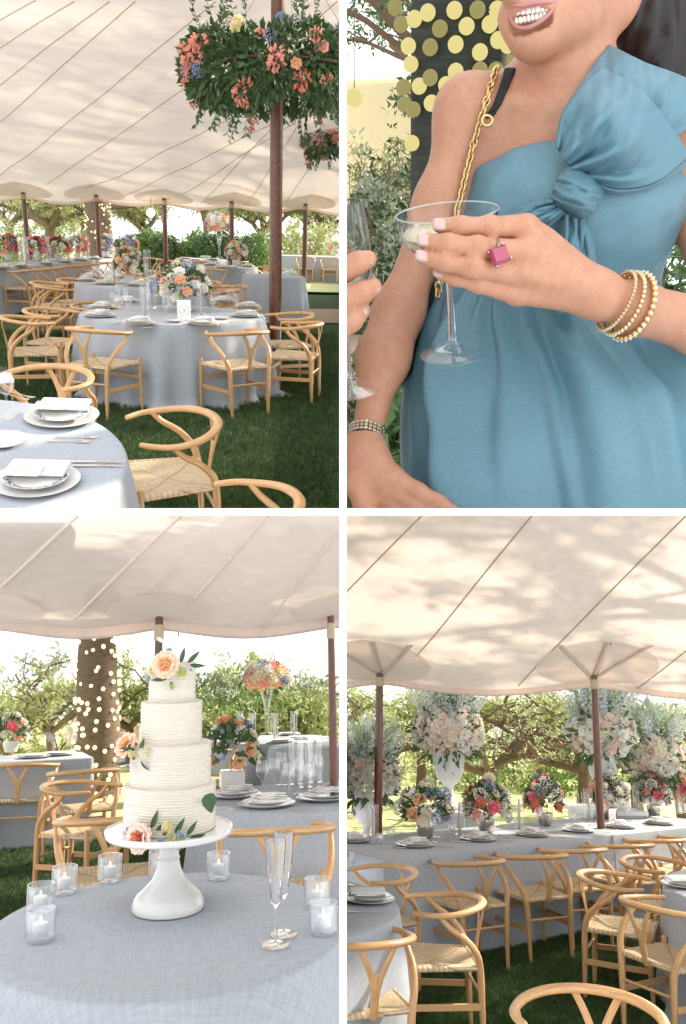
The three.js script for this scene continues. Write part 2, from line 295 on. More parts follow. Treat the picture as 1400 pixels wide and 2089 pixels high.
M.path = mat([1, 1, 1], .9, { map: dataTex(256, (u, v) => { const k = .5 + .4 * tn(u, v, 5, 71) + .3 * tn(u, v, 20, 3); return [lerp(.62, .76, k), lerp(.55, .68, k), lerp(.48, .6, k)]; }, true) });
// ---------- display partition: the white boards that divide the four scenes ----------
{
  const z0 = -.45, z1 = -1.75, h = 1.25, w = .92, tk = 15 / F * .45, zc = (z0 + z1) / 2, L = z0 - z1;
  const bA = struct('partition_board', xf(new THREE.BoxGeometry(tk, 2 * h, L), { p: [0, 0, zc] }), M.white);
  for (const s of [-1, 1]) struct('partition_shelf', xf(new THREE.BoxGeometry(w, tk * .999, L - .0006), { p: [s * (w / 2 + tk / 2), 0, zc - .0003] }), M.white);
}
// ---------- wishbone chair ----------
function buildChair(wood) {
  return label => {
    const t = thing('dining_chair', label, 'chair');
    const fl = [], post = s => sweep([[s * .185, 0, -.225], [s * .19, .22, -.215], [s * .2, .42, -.205], [s * .222, .5, -.185], [s * .25, .585, -.115], [s * .262, .65, -.02], [s * .262, .705, .03]], [.0125, .016, .019, .021, .0205, .019, .017, .014], { seg: 22, n: 8 });
    for (const s of [-1, 1]) part('front_leg', sweep([[s * .245, 0, .205], [s * .243, .24, .2], [s * .24, .47, .195]], [.0125, .0175, .0185], { seg: 6, n: 8 }), wood, t);
    for (const s of [-1, 1]) part('rear_leg', post(s), wood, t);
    const rail = []; for (let i = 0; i <= 12; i++) { const a = lerp(-PI * .5 - .72, PI * .5 + .72, i / 12); const k = Math.cos(a); rail.push([Math.sin(a) * .272 * (Math.abs(a) > 1.57 ? 1 + (Math.abs(a) - 1.57) * -.02 : 1), .735 - .03 * clamp(1 - k), -.005 - k * .255 + (Math.abs(a) > 1.5 ? .01 : 0)]); }
    part('arm_rail', sweep(rail, x => .0145 + .004 * Math.sin(x * PI), { seg: 34, n: 8, flat: x => [1, 1 + .45 * Math.sin(x * PI)] }), wood, t);
    // Y splat
    const y0 = v3(0, .415, -.212), y1 = v3(0, .56, -.236);
    const sp = [sweep([y0, v3(0, .48, -.224), y1, v3(0, .6, -.243)], [.022, .024, .027, .02], { seg: 6, n: 6, flat: [.32, 1], up: v3(0, 0, 1) })];
    for (const s of [-1, 1]) sp.push(sweep([[s * .006, .53, -.232], [s * .026, .6, -.243], [s * .058, .67, -.252], [s * .088, .725, -.25]], [.018, .017, .0165, .016], { seg: 7, n: 6, flat: [.36, 1], up: v3(0, 0, 1) }));
    part('splat', merge(sp), wood, t);
    // seat of woven cord, dished between four rails
    const top = sheet((u, v) => { const z = lerp(-.2, .205, v), w = lerp(.2, .24, v), x = lerp(-w, w, u); const d = Math.min(1, Math.min(u, 1 - u, v, 1 - v) * 6); const X = Math.min(Math.abs(u - .5), .5), Y = Math.abs(v - .5); return v3(x, .447 - .028 * sstep(0, .5, Math.min(.5 - X, .5 - Y) * 1.6) - (1 - d) * .008 - .003 * (Math.abs(X - Y) < .03 ? 1 : 0), z); }, 16, 16);
    const under = sheet((u, v) => { const z = lerp(-.2, .205, v), w = lerp(.2, .24, v); return v3(lerp(-w, w, u), .415, z); }, 4, 4);
    const edge = []; const C = [[-.2, -.2], [.2, -.2], [.24, .205], [-.24, .205]];
    for (let i = 0; i < 4; i++) { const a = C[i], b = C[(i + 1) % 4]; edge.push(sweep([[a[0], .428, a[1]], [(a[0] + b[0]) / 2, .428, (a[1] + b[1]) / 2], [b[0], .428, b[1]]], .0165, { seg: 3, n: 8 })); }
    part('seat', merge([top, under, ...edge]), M.cord, t);
    for (const s of [-1, 1]) part('stretcher', box(.016, .036, .4, [s * .218, .235, -.008], [0, s * .065, 0], .004), wood, t);
    part('stretcher', sweep([[-.19, .29, -.213], [0, .29, -.213], [.19, .29, -.213]], .0095, { seg: 2, n: 6 }), wood, t);
    part('stretcher', box(.47, .036, .016, [0, .31, .2], null, .004), wood, t);
    return t;
  };
}
const oakTones = [M.oak, ...[[.95, .90, .84], [1, .97, .95], [.88, .83, .77], [.97, .94, .90]].map((c, i) => { const m = M.oak.clone(); m.color.setRGB(...c); m.map = M.oak.map.clone(); m.map.offset.set(.23 * (i + 1), .37 * (i + 1)); m.map.needsUpdate = true; return m; })];
const cordTones = [M.cord, ...[[.93, .92, .90], [.97, .95, .91]].map(c => { const m = M.cord.clone(); m.color.setRGB(...c); return m; })];
let chairCount = 0; const tinted = make => (label, group) => { const c = make(label, group), k = chairCount++; c.traverse(m => { if (!m.isMesh) return; if (oakTones.includes(m.material)) m.material = oakTones[(k * 3) % 5]; else if (cordTones.includes(m.material)) m.material = cordTones[k % 3]; }); return c; };
const chair = tinted(maker(buildChair(M.oak))), chairDark = maker(buildChair(M.oakDark));
// ---------- cloths ----------
function clothRound(Rr, h, seed, { folds = 15, amp = .055, flare = .06, nu = 180, pool = .02 } = {}) {
  const nv = 22, ph = []; const r = rng(seed); for (let i = 0; i < 4; i++) ph.push(r() * 6.28);
  const g = sheet((u, v) => {
    const a = u * 2 * PI; let rad, y;
    if (v < .34) { rad = Rr * .985 * v / .34; y = h + .0006 * N(Math.cos(a) * v * 9, Math.sin(a) * v * 9, seed); }
    else if (v < .42) { const t = (v - .34) / .08; rad = Rr * .985 + Rr * .015 * Math.sin(t * PI / 2) + .006 * t; y = h - .022 * (1 - Math.cos(t * PI / 2)); }
    else {
      const t = (v - .42) / .58; const f = .6 * Math.sin(a * folds + ph[0] + 1.6 * Math.sin(a * 2 + ph[1])) + .5 * Math.sin(a * (folds * .55 | 0) + ph[2]) + .5 * N(Math.cos(a) * 3, Math.sin(a) * 3, seed);
      const e = Math.pow(t, .75); rad = Rr + .006 + flare * e + amp * f * e + (t > .93 ? pool * (t - .93) / .07 * (1 + f) : 0); y = Math.max(.004, (h - .022) * (1 - t) + .012 * t * Math.sin(a * 7 + ph[3]));
    }
    return v3(Math.sin(a) * rad, y, Math.cos(a) * rad);
  }, nu, nv, (u, v, p) => { const a = u * 2 * PI, r = v < .34 ? Rr * .985 * v / .34 : Rr + (h - p.y); return [Math.sin(a) * r, Math.cos(a) * r]; });
  return weldSeam(g, nu, nv);
}
function clothBox(L, W, h, seed, { folds = 26, amp = .022 } = {}) {
  const perim = 2 * (L + W), nu = 220, nv = 20; const rr = .06;
  const edge = s => { // rounded rectangle walk
    let d = s * perim; const segs = [[-L / 2, W / 2, 1, 0, L], [L / 2, W / 2, 0, -1, W], [L / 2, -W / 2, -1, 0, L], [-L / 2, -W / 2, 0, 1, W]];
    for (const [x, z, dx, dz, l] of segs) { if (d <= l) return [x + dx * d, z + dz * d, dz === 0 ? 0 : dx === 0 ? dz === -1 ? 1 : -1 : 0, dx === 1 ? 1 : dx === -1 ? -1 : 0]; d -= l; } return [-L / 2, W / 2, 0, 1];
  };
  const g = sheet((u, v) => {
    const [x, z, ox, oz] = edge(u);
    if (v < .3) { const k = v / .3 * .995; return v3(x * k, h, z * k); }
    if (v < .36) { const t = (v - .3) / .06; return v3(x + ox * .006 * t, h - .012 * t * t, z + oz * .006 * t); }
    const t = (v - .36) / .64, s = u * perim; const f = .7 * Math.sin(s * folds / perim * 6.28 * .5 + 2 * Math.sin(s * 1.1 + seed)) + .7 * N(s * 1.3, t * .6, seed);
    const e = Math.pow(t, .8); return v3(x + ox * (.006 + .03 * e + amp * f * e), Math.max(.004, (h - .012) * (1 - t)), z + oz * (.006 + .03 * e + amp * f * e));
  }, nu, nv, (u, v, p) => v < .33 ? [p.x, p.z] : [u * perim, h - p.y + W / 2]);
  return g;
}
// ---------- tableware ----------
const plateGeo = (r, y0 = 0) => lathe([[0, y0 + .006], [r * .62, y0 + .006], [r * .70, y0 + .009], [r * .97, y0 + .019], [r, y0 + .0205], [r * .985, y0 + .0175], [r * .7, y0 + .003], [r * .58, y0], [0, y0]], 36);
const plateG = plateGeo(.15), plateG2 = plateGeo(.128, .014);
const plate = maker(label => solo('dinner_plate', merge([plateG, plateG2]), M.ceramic, label, 'plate'));
const napG = (() => { const r = rng(5); const g = new RoundedBoxGeometry(.2, .016, .12, 3, .006); const p = g.attributes.position; for (let i = 0; i < p.count; i++) { const x = p.getX(i), y = p.getY(i), z = p.getZ(i); if (y > 0) p.setY(i, y + .004 * N(x * 22, z * 22, 3) + .004 * (x > .02 ? 1 : 0)); } g.computeVertexNormals(); return xf(g, { p: [0, .044, 0] }); })();
const napG2 = (() => { const out = []; for (let k = 0; k < 3; k++) { const g = sheet((u, v) => { const x = (u - .5) * (.19 - k * .03), z = (v - .5) * (.13 - k * .02); return v3(x + .012 * k, .038 + k * .009 + .008 * N(x * 18 + k * 7, z * 18, 2) + .010 * Math.exp(-x * x * 300), z); }, 10, 8); out.push(clean(thick(g, 10, 8, .006))); } return merge(out); })();
const napkin = maker(label => solo('napkin', napG, M.napkin, label, 'napkin'));
const napkinSoft = maker(label => solo('napkin', napG2, M.napkin, label, 'napkin'));
const wineProfile = [[.0, .002], [.034, .002], [.034, .004], [.012, .009], [.0045, .018], [.0042, .085], [.008, .094], [.024, .108], [.034, .128], [.036, .15], [.033, .178], [.029, .2]];
const wineglass = maker(label => solo('wine_glass', lathe(wineProfile, 20), M.glass, label, 'wine glass'));
const fluteglass = maker(label => solo('champagne_flute', lathe([[0, .002], [.03, .002], [.03, .004], [.008, .009], [.004, .02], [.004, .08], [.012, .1], [.021, .14], [.022, .18], [.019, .225]], 18), M.glass, label, 'flute glass'));
const fork = maker(label => { const t = thing('fork', label, 'fork'); const g = [sweep([[0, .004, .1], [0, .006, .02], [0, .005, -.03]], [.006, .0035, .003], { seg: 6, n: 6, flat: [.4, 1], up: v3(0, 1, 0) })]; part('handle', merge(g), M.silver, t); const h = [sweep([[0, .005, -.025], [0, .003, -.05], [0, .004, -.07]], [.004, .011, .011], { seg: 5, n: 6, flat: [.15, 1], up: v3(0, 1, 0) })]; for (const x of [-.009, -.003, .003, .009]) h.push(sweep([[x, .004, -.066], [x, .006, -.088], [x, .009, -.104]], [.002, .0016, .001], { seg: 3, n: 5 })); part('tines', merge(h), M.silver, t); return t; });
const knife = maker(label => { const t = thing('table_knife', label, 'knife'); part('handle', sweep([[0, .006, .11], [0, .006, .05], [0, .006, 0]], [.007, .0065, .005], { seg: 5, n: 6, flat: [.7, 1], up: v3(0, 1, 0) }), M.silver, t); part('blade', sweep([[0, .006, 0], [0, .006, -.06], [.002, .006, -.115]], [.006, .009, .004], { seg: 5, n: 6, flat: [.14, 1], up: v3(0, 1, 0) }), M.silver, t); return t; });
const votive = maker(label => {
  const t = thing('votive_candle', label, 'candle holder');
  const ribs = (r, y0, y1, flip) => { const n = 56; const g = sheet((u, v) => { const a = u * 2 * PI, q = r + (flip ? 0 : .0018 * Math.cos(a * 22)); return v3(Math.sin(a) * q, lerp(y0, y1, v), Math.cos(a) * q); }, n, 2); return weldSeam(g, n, 2); };
  part('glass_cup', merge([ribs(.034, .010, .070), lathe([[.034, .07], [.0355, .072], [.0345, .0735], [.031, .0725]], 28), lathe([[0, .003], [.026, .0], [.029, .003], [.027, .008], [.033, .012]], 28), lathe([[.03, .072], [.0295, .016], [0, .014]], 28)]), M.ribbed, t);
  part('candle', lathe([[0, .016], [.018, .016], [.018, .040], [.0165, .042], [0, .040]], 20), M.candle, t);
  part('flame', xf(new THREE.SphereGeometry(.0035, 8, 6), { p: [0, .049, 0], s: [.8, 2.0, .8] }), M.flame, t);
  return t;
});
const hurricane = maker(label => { // taper candle in a glass cylinder
  const t = thing('hurricane_candle', label, 'candle holder'); const n = 24;
  part('glass_cylinder', merge([lathe([[.045, .002], [.045, .30]], n), lathe([[.045, .30], [.047, .301], [.0435, .301], [.0425, .298]], n), lathe([[0, .002], [.045, .002]], n)]), M.glass, t);
  part('taper_candle', lathe([[0, .004], [.016, .004], [.016, .012], [.0115, .014], [.0105, .255], [.006, .262], [0, .262]], 12), M.taper, t);
  return t;
});
const tallHurricane = maker(label => { const t = thing('hurricane_candle', label, 'candle holder'); part('glass_cylinder', merge([lathe([[.05, .002], [.05, .46]], 24), lathe([[.05, .46], [.052, .461], [.0485, .461], [.048, .458]], 24), lathe([[0, .002], [.05, .002]], 24)]), M.glass, t); part('taper_candle', lathe([[0, .004], [.02, .004], [.02, .012], [.0115, .014], [.0105, .29], [.006, .297], [0, .297]], 12), M.taper, t); return t; });
// ---------- flowers ----------
function petalPatch(w, h, cup, curl, n = 3) { return sheet((u, v) => { const x = (u - .5) * 2; const ww = w * Math.sin(PI * (.18 + .72 * v)) ; return v3(x * ww * .5, v * h, -cup * (1 - x * x * .6) * Math.sin(v * PI * .8) + curl * v * v * v); }, n, n); }
const roseGeo = (() => { const out = []; const r = rng(3);
  out.push(sph(.36, [0, .42, 0], [1, 1.15, 1], 7));
  for (const [n, tilt, w, h, off, rad] of [[4, .12, .75, .8, .2, .24], [5, .38, .95, .88, .7, .34], [6, .78, 1.05, .86, .1, .38]]) for (let i = 0; i < n; i++) { const a = i / n * 2 * PI + off + r() * .25; const p = petalPatch(w, h, .16, .16 + .1 * r()); const m = new THREE.Matrix4().makeRotationY(a).multiply(new THREE.Matrix4().makeTranslation(0, .08, rad)).multiply(new THREE.Matrix4().makeRotationX(tilt + r() * .1)); const q = p.clone(); q.applyMatrix4(m); out.push(q); }
  return xf(merge(out), { p: [0, -.35, 0], s: 1 }); })();
const floretGeo = s => { const out = []; for (let i = 0; i < 4; i++) out.push(xf(petalPatch(.9, .75, .08, .1, 1), { r: [-1.15, i * PI / 2, 0], s })); return merge(out); };
const clusterGeo = (seed, n, rad, fs, sq = .8) => { const r = rng(seed), out = [], fg = floretGeo(fs); for (let i = 0; i < n; i++) { const y = 1 - (i + .5) / n * 1.6, a = i * 2.4 + r(); const s = Math.sqrt(Math.max(0, 1 - y * y)); const d = v3(Math.cos(a) * s, y, Math.sin(a) * s); const q = new THREE.Quaternion().setFromUnitVectors(v3(0, 1, 0), d); const g = fg.clone(); g.applyMatrix4(new THREE.Matrix4().compose(d.multiplyScalar(rad * (.85 + .3 * r())).multiply(v3(1, sq, 1)), q, v3(1, 1, 1))); out.push(g); } return merge(out); };
const hydrangeaGeo = clusterGeo(11, 44, .85, .42);
const peonyGeo = (() => { const out = [sph(.5, [0, .1, 0], [1, .9, 1], 7)]; const r = rng(8); for (let i = 0; i < 26; i++) { const y = 1 - (i + .5) / 26 * 1.3, a = i * 2.4, s = Math.sqrt(Math.max(0, 1 - y * y)); const d = v3(Math.cos(a) * s, y, Math.sin(a) * s); const g = petalPatch(.62, .6, .2, .2, 2); g.applyMatrix4(new THREE.Matrix4().compose(d.clone().multiplyScalar(.5), new THREE.Quaternion().setFromUnitVectors(v3(0, 1, .25).normalize(), d), v3(1, 1, 1))); out.push(g); } return merge(out); })();
const anemoneGeo = (() => { const out = []; for (let i = 0; i < 7; i++) out.push(xf(petalPatch(.8, .95, .12, .1, 2), { r: [-1.0, i * 2 * PI / 7, 0] })); return merge(out); })();
const spikeGeo = seed => { const r = rng(seed), fg = floretGeo(.04), out = [sweep([[0, 0, 0], [.01 * (r() - .5), .25, .01], [.03 * (r() - .5), .52, .02 * (r() - .5)]], [.004, .0035, .0015], { seg: 3, n: 4, caps: false })]; for (let i = 0; i < 26; i++) { const y = .13 + i * .0152, a = i * 2.4 + r(), k = .036 * (1 - .6 * i / 26); const d = v3(Math.cos(a), .35, Math.sin(a)).normalize(); const g = fg.clone(); g.applyMatrix4(new THREE.Matrix4().compose(v3(Math.cos(a) * k, y, Math.sin(a) * k), new THREE.Quaternion().setFromUnitVectors(v3(0, 1, 0), d), v3(1, 1, 1).multiplyScalar(1.1 - .5 * i / 26))); out.push(g); } return merge(out); };
const spikes = [spikeGeo(1), spikeGeo(2), spikeGeo(3)];
const leafGeo = (() => { const g = sheet((u, v) => { const x = (u - .5), w = Math.sin(PI * Math.pow(v, .8)) * .42; return v3(x * w, v, Math.abs(x) * w * .5 - .25 * v * v); }, 2, 4); return g; })();
const leaf1 = (() => { const g = sheet((u, v) => { const x = (u - .5), w = Math.sin(PI * clamp(v * .94 + .03)) * .42; return v3(x * w, v, Math.abs(x) * w * .5 - .2 * v * v); }, 2, 2); return clean(g); })();
function placeG(g, p, dir, s, spin = 0) { const q = new THREE.Quaternion().setFromUnitVectors(v3(0, 1, 0), dir.clone().normalize()).multiply(new THREE.Quaternion().setFromAxisAngle(v3(0, 1, 0), spin)); const c = g.clone(); c.applyMatrix4(new THREE.Matrix4().compose(p, q, typeof s === 'number' ? v3(s, s, s) : s)); return c; }
const MANY = new Set(['bougainvillea_cluster', 'hydrangea', 'delphinium_spike']);
function bloom(name, g, m, parent, p, dir, s, spin = 0) { const o = part(name, g, m, parent, MANY.has(name) ? 'stuff' : undefined); o.position.copy(p); o.quaternion.setFromUnitVectors(v3(0, 1, 0), dir.clone().normalize()).multiply(new THREE.Quaternion().setFromAxisAngle(v3(0, 1, 0), spin)); o.scale.setScalar(s); return o; }
// low centrepiece: vase + dome of blossoms
function bouquet(label, cat, { seed = 1, r = .17, h = .13, n = 18, pal, vase = 'box', vm = M.ceramic, group, leaf = M.leafMid, sizes = [.03, .046] }) {
  const t = thing('flower_arrangement', label, cat, group), rd = rng(seed * 97 + 5);
  if (vase === 'box') part('vase', merge([box(.15, .11, .15, [0, .055, 0], null, .01)]), vm, t); else part('vase', lathe([[0, .004], [.055, .004], [.06, .01], [.075, .06], [.08, .11], [.073, .11], [.068, .06], [0, .02]], 20), vm, t);
  const lf = []; for (let i = 0; i < n * 7; i++) { const a = rd() * 2 * PI, e = rd() * 1.75 - .45, d = v3(Math.cos(a) * Math.cos(e), Math.sin(e), Math.sin(a) * Math.cos(e)); lf.push(placeG(leaf1, v3(d.x * r * .8, .13 + h * .55 + d.y * h * .75, d.z * r * .8), d.clone().add(v3(rd() - .5, rd() - .3, rd() - .5)), .05 + .05 * rd(), rd() * 6)); }
  part('foliage', merge(lf), leaf, t, 'stuff');
  for (let i = 0; i < n; i++) {
    const f = (i + .5) / n, e = Math.asin(1 - f * 1.32), a = i * 2.39996 + rd() * .5, d = v3(Math.cos(a) * Math.cos(e), Math.sin(e), Math.sin(a) * Math.cos(e));
    const k = .86 + .3 * rd(), [nm, g, m] = pal[Math.floor(rd() * pal.length)]; const s = lerp(sizes[0], sizes[1], rd()) * (nm === 'delphinium' ? 5.5 : nm === 'hydrangea' ? 1.35 : 1);
    bloom(nm, g, m, t, v3(d.x * r * k, .12 + h * .5 + d.y * h * k * 1.15, d.z * r * k), d.clone().add(v3(0, .15, 0)), nm === 'delphinium' ? .33 : s, rd() * 6);
  }
  return t;
}
const PAL = {
  warm: [['rose', roseGeo, M.hotpink], ['peony', peonyGeo, M.coral], ['rose', roseGeo, M.salmon], ['rose', roseGeo, M.ivory], ['peony', peonyGeo, M.cream], ['rose', roseGeo, M.peach], ['hydrangea', hydrangeaGeo, M.ivory], ['hydrangea', hydrangeaGeo, M.skyblue], ['anemone', anemoneGeo, M.lilac], ['rose', roseGeo, M.cream], ['anemone', anemoneGeo, M.ivory]],
  pink: [['rose', roseGeo, M.hotpink], ['rose', roseGeo, M.pink], ['peony', peonyGeo, M.salmon], ['rose', roseGeo, M.blush], ['hydrangea', hydrangeaGeo, M.ivory], ['peony', peonyGeo, M.ivory], ['anemone', anemoneGeo, M.lilac]],
  pastel: [['rose', roseGeo, M.cream], ['rose', roseGeo, M.ivory], ['hydrangea', hydrangeaGeo, M.skyblue], ['rose', roseGeo, M.peach], ['peony', peonyGeo, M.ivory], ['hydrangea', hydrangeaGeo, M.lilac], ['rose', roseGeo, M.salmon], ['anemone', anemoneGeo, M.butter], ['peony', peonyGeo, M.cream]],
  peachy: [['rose', roseGeo, M.cream], ['rose', roseGeo, M.peach], ['peony', peonyGeo, M.ivory], ['rose', roseGeo, M.paleblush], ['anemone', anemoneGeo, M.lilac], ['rose', roseGeo, M.butter]],
  cream: [['rose', roseGeo, M.cream], ['rose', roseGeo, M.ivory], ['peony', peonyGeo, M.ivory], ['rose', roseGeo, M.peach], ['hydrangea', hydrangeaGeo, M.ivory]],
};
// ---------- trees ----------
const sprig = (() => { const r = rng(4), out = []; for (let i = 0; i < 7; i++) out.push(placeG(leaf1, v3((r() - .5) * .16, (r() - .5) * .16, (r() - .5) * .16), v3(r() - .5, r() - .2, r() - .5), .08 + .05 * r(), r() * 6)); return merge(out); })();
function tree(label, { seed = 1, h = 5, r0 = .16, levels = 4, spread = .9, leaves = 1500, leafMat = M.leafPale, bark = M.bark, lean = 0, leafSize = 1, trunkFrac = .32, kids = 3, name = 'tree', cat = 'tree', droop = 0, group }) {
  const t = thing(name, label, cat, group), rd = rng(seed), br = [], tips = [];
  const grow = (p, d, len, rad, lv) => {
    const k = 4, pts = [p.clone()]; let q = p.clone(), dir = d.clone();
    for (let i = 0; i < k; i++) { dir.add(v3((rd() - .5) * .55, (rd() - .5) * .4 + (lv ? .04 - droop : .1), (rd() - .5) * .55).multiplyScalar(lv ? .8 : .28)).normalize(); q = q.clone().addScaledVector(dir, len / k); pts.push(q); if (lv >= levels - 2) tips.push([q.clone(), lv]); }
    br.push(sweep(pts, [rad, rad * .88, rad * .76, rad * .66], { seg: lv < 2 ? 6 : 4, n: lv < 2 ? 8 : 4, caps: false }));
    if (lv >= levels - 1) return;
    const m = lv === 0 ? kids + 1 : 2 + Math.floor(rd() * 2);
    for (let i = 0; i < m; i++) { const at = lv === 0 ? pts[k].clone() : pts[1 + Math.floor(rd() * k)].clone(); const a = i / m * 2 * PI + rd() * 1.5, sp = spread * (.6 + .7 * rd()); const side = v3(Math.cos(a), .15, Math.sin(a)); const nd = dir.clone().multiplyScalar(1 - sp * .45).addScaledVector(side, sp).normalize(); grow(at, nd, len * (lv === 0 ? .95 : .72) * (.75 + .5 * rd()), rad * (.5 + .14 * rd()), lv + 1); }
  };
  grow(v3(0, -.1, 0), v3(lean, 1, 0).normalize(), h * trunkFrac, r0, 0);
  part('trunk', merge(br), bark, t);
  if (leaves) {
    const im = new THREE.InstancedMesh(sprig, leafMat, leaves); im.name = 'crown'; im.userData.kind = 'stuff'; im.castShadow = true; const M4 = new THREE.Matrix4(), q = new THREE.Quaternion();
    for (let i = 0; i < leaves; i++) { const [p] = tips[Math.floor(rd() * tips.length)]; q.setFromEuler(new THREE.Euler(rd() * 6, rd() * 6, rd() * 6)); const s = leafSize * (.6 + .9 * rd()), w = h * .045; M4.compose(v3(p.x + (rd() - .5 + rd() - .5) * w, p.y + (rd() - .5 + rd() - .5) * w, p.z + (rd() - .5 + rd() - .5) * w), q, v3(s, s, s)); im.setMatrixAt(i, M4); const k = .75 + .5 * rd(); im.setColorAt(i, lin(k, k, k)); }
    t.add(im);
  }
  return t;
}
function shrub(label, { seed = 1, w = .6, h = 1, n = 500, m = M.leafMid, s = 1, group }) {
  const t = thing('shrub', label, 'shrub', group), rd = rng(seed + 50);
  const st = []; for (let i = 0; i < 7; i++) { const a = rd() * 6.28; st.push(sweep([[0, 0, 0], [Math.cos(a) * w * .2, h * .4, Math.sin(a) * w * .2], [Math.cos(a) * w * .4, h * .8, Math.sin(a) * w * .4]], [.015, .01, .005], { seg: 3, n: 4, caps: false })); }
  part('stem', merge(st), M.bark, t);
  const im = new THREE.InstancedMesh(sprig, m, n); im.name = 'foliage'; im.userData.kind = 'stuff'; im.castShadow = true; const M4 = new THREE.Matrix4(), q = new THREE.Quaternion();
  const lobes = []; for (let i = 0; i < 6; i++) lobes.push([(rd() - .5) * w, h * (.25 + .55 * rd()), (rd() - .5) * w, w * (.3 + .25 * rd())]);
  for (let i = 0; i < n; i++) { const L = lobes[i % 6]; const d = v3(rd() - .5, rd() - .5, rd() - .5).normalize(); const k = L[3] * (.75 + .35 * rd()); q.setFromEuler(new THREE.Euler(rd() * 6, rd() * 6, rd() * 6)); const sc = s * (.7 + .7 * rd()); M4.compose(v3(L[0] + d.x * k, Math.max(.05, L[1] + d.y * k * 1.1), L[2] + d.z * k), q, v3(sc, sc, sc)); im.setMatrixAt(i, M4); const c = .7 + .6 * rd(); im.setColorAt(i, lin(c, c, c)); }
  t.add(im); return t;
}
const bladeGeo = (() => { const out = []; const r = rng(9); for (let i = 0; i < 5; i++) { const a = r() * 6.28, l = .8 + .5 * r(), b = .5 * r(); const c = Math.cos(a), s = Math.sin(a), ox = (r() - .5) * .9, oz = (r() - .5) * .9; const g = new THREE.BufferGeometry(); const w = .09; g.setAttribute('position', new THREE.Float32BufferAttribute([ox - c * w, 0, oz - s * w, ox + c * w, 0, oz + s * w, ox + s * b, l, oz - c * b], 3)); g.computeVertexNormals(); g.setAttribute('uv', new THREE.Float32BufferAttribute([0, 0, 1, 0, .5, 1], 2)); out.push(g); } return merge(out); })();
function grass(S, a0, a1, q0, q1, n, seed, label, skip, size = .028) {
  const im = new THREE.InstancedMesh(bladeGeo, M.blade, n); im.name = numbered('grass'); im.userData = { kind: 'stuff', label, category: 'grass' }; scene.add(im); stageOf.set(im, S); const rd = rng(seed), M4 = new THREE.Matrix4(), q = new THREE.Quaternion(), yq = new THREE.Quaternion(); let k = 0;
  for (let i = 0; i < n; i++) { const qq = q0 * Math.pow(q1 / q0, rd()), a = lerp(a0, a1, rd()) * qq; if (skip && skip(a, qq)) continue; q.copy(S.quat(qq, rd() * 6.28)); const s = size * (.6 + .8 * rd()) * (.7 + .05 * qq), p = S.g(a, qq); M4.compose(p, q, v3(s, s * (.8 + .5 * rd()), s)); im.setMatrixAt(k, M4); const c = .6 + .8 * rd() + .25 * N(a * 2, qq * 2, 4); im.setColorAt(k, lin(c * (1 + .25 * rd()), c, c)); k++; }
  im.count = k; im.castShadow = im.receiveShadow = true; return im;
}
function ground(S, name, a0, a1, q0, q1, m, lift = 0, nu = 24, nv = 40) { const g = sheet((u, v) => { const q = lerp(q0, q1, v * v * .7 + v * .3); return S.g(lerp(a0, a1, u) * q, q, lift + .01 * N(u * 9, q * .8, 1)); }, nu, nv, (u, v, p) => [p.dot(S.Rt), p.dot(S.Fw)]); return struct(name, g, m); }
// fairy lights wound round a trunk
function wrapLights(label, host, h, rad, n, seed, size) { const t = thing('fairy_lights', label, 'fairy lights'), rd = rng(seed); const pts = []; const turns = h / .09; for (let i = 0; i <= turns * 10; i++) { const y = .02 + i / (turns * 10) * h, a = i / 10 * 2 * PI, r = rad(y) + .006; pts.push([Math.cos(a) * r, y, Math.sin(a) * r]); } part('wire', sweep(pts, .002, { seg: Math.min(900, pts.length * 2), n: 3, caps: false }), M.leafDark, t); const bs = []; for (let i = 0; i < n; i++) { const y = rd() * h, a = rd() * 6.28, r = rad(y) + .012; bs.push(xf(new THREE.IcosahedronGeometry(size, 1), { p: [Math.cos(a) * r, y, Math.sin(a) * r] })); } part('bulbs', merge(bs), M.bulb, t, 'stuff'); host.updateMatrixWorld(true); t.position.copy(host.position); t.quaternion.copy(host.quaternion); return t; }
// ================= upper left: dinner tables under the sailcloth tent =================
const X = v3(1, 0, 0), Y = v3(0, 1, 0), nX = v3(-1, 0, 0), nY = v3(0, -1, 0);
function onTop(o, table, h, px, py, yaw = 0) { // stand o on a table's top where the sight line meets it
  table.updateMatrixWorld(true); const c = table.localToWorld(v3(0, h, 0)), up = v3(0, 1, 0).applyQuaternion(table.quaternion), d = ray(px, py); o.position.copy(d.multiplyScalar(c.dot(up) / d.dot(up))); o.quaternion.copy(table.quaternion).multiply(new THREE.Quaternion().setFromAxisAngle(v3(0, 1, 0), yaw - (table.userData.yaw0 || 0))); o.updateMatrixWorld(true); return o;
}
const TL = STAGE = stage(346, 445, -.037, q => -1.63 - .13 * Math.max(0, 5.2 - q) * sstep(5.6, 4.4, q), [[nX, .002], [Y, .003]]);
// lawn and path
{ ground(TL, 'lawn', -.5, .5, 3.2, 46, M.turf);
  grass(TL, -.32, .32, 3.6, 13, 90000, 21, 'short dark green turf under the dinner tables', null, .03);
  const g = sheet((u, v) => TL.g(lerp(1.2, 5.2, u), lerp(14.2, 16.6, v) + .5 * u, .022), 12, 4, (u, v) => [u * 4, v * 2.4]); struct('stone_path', g, M.path); ground(TL, 'meadow', -.5, .5, 20.6, 46, M.sunmeadow, .06, 12, 16); }
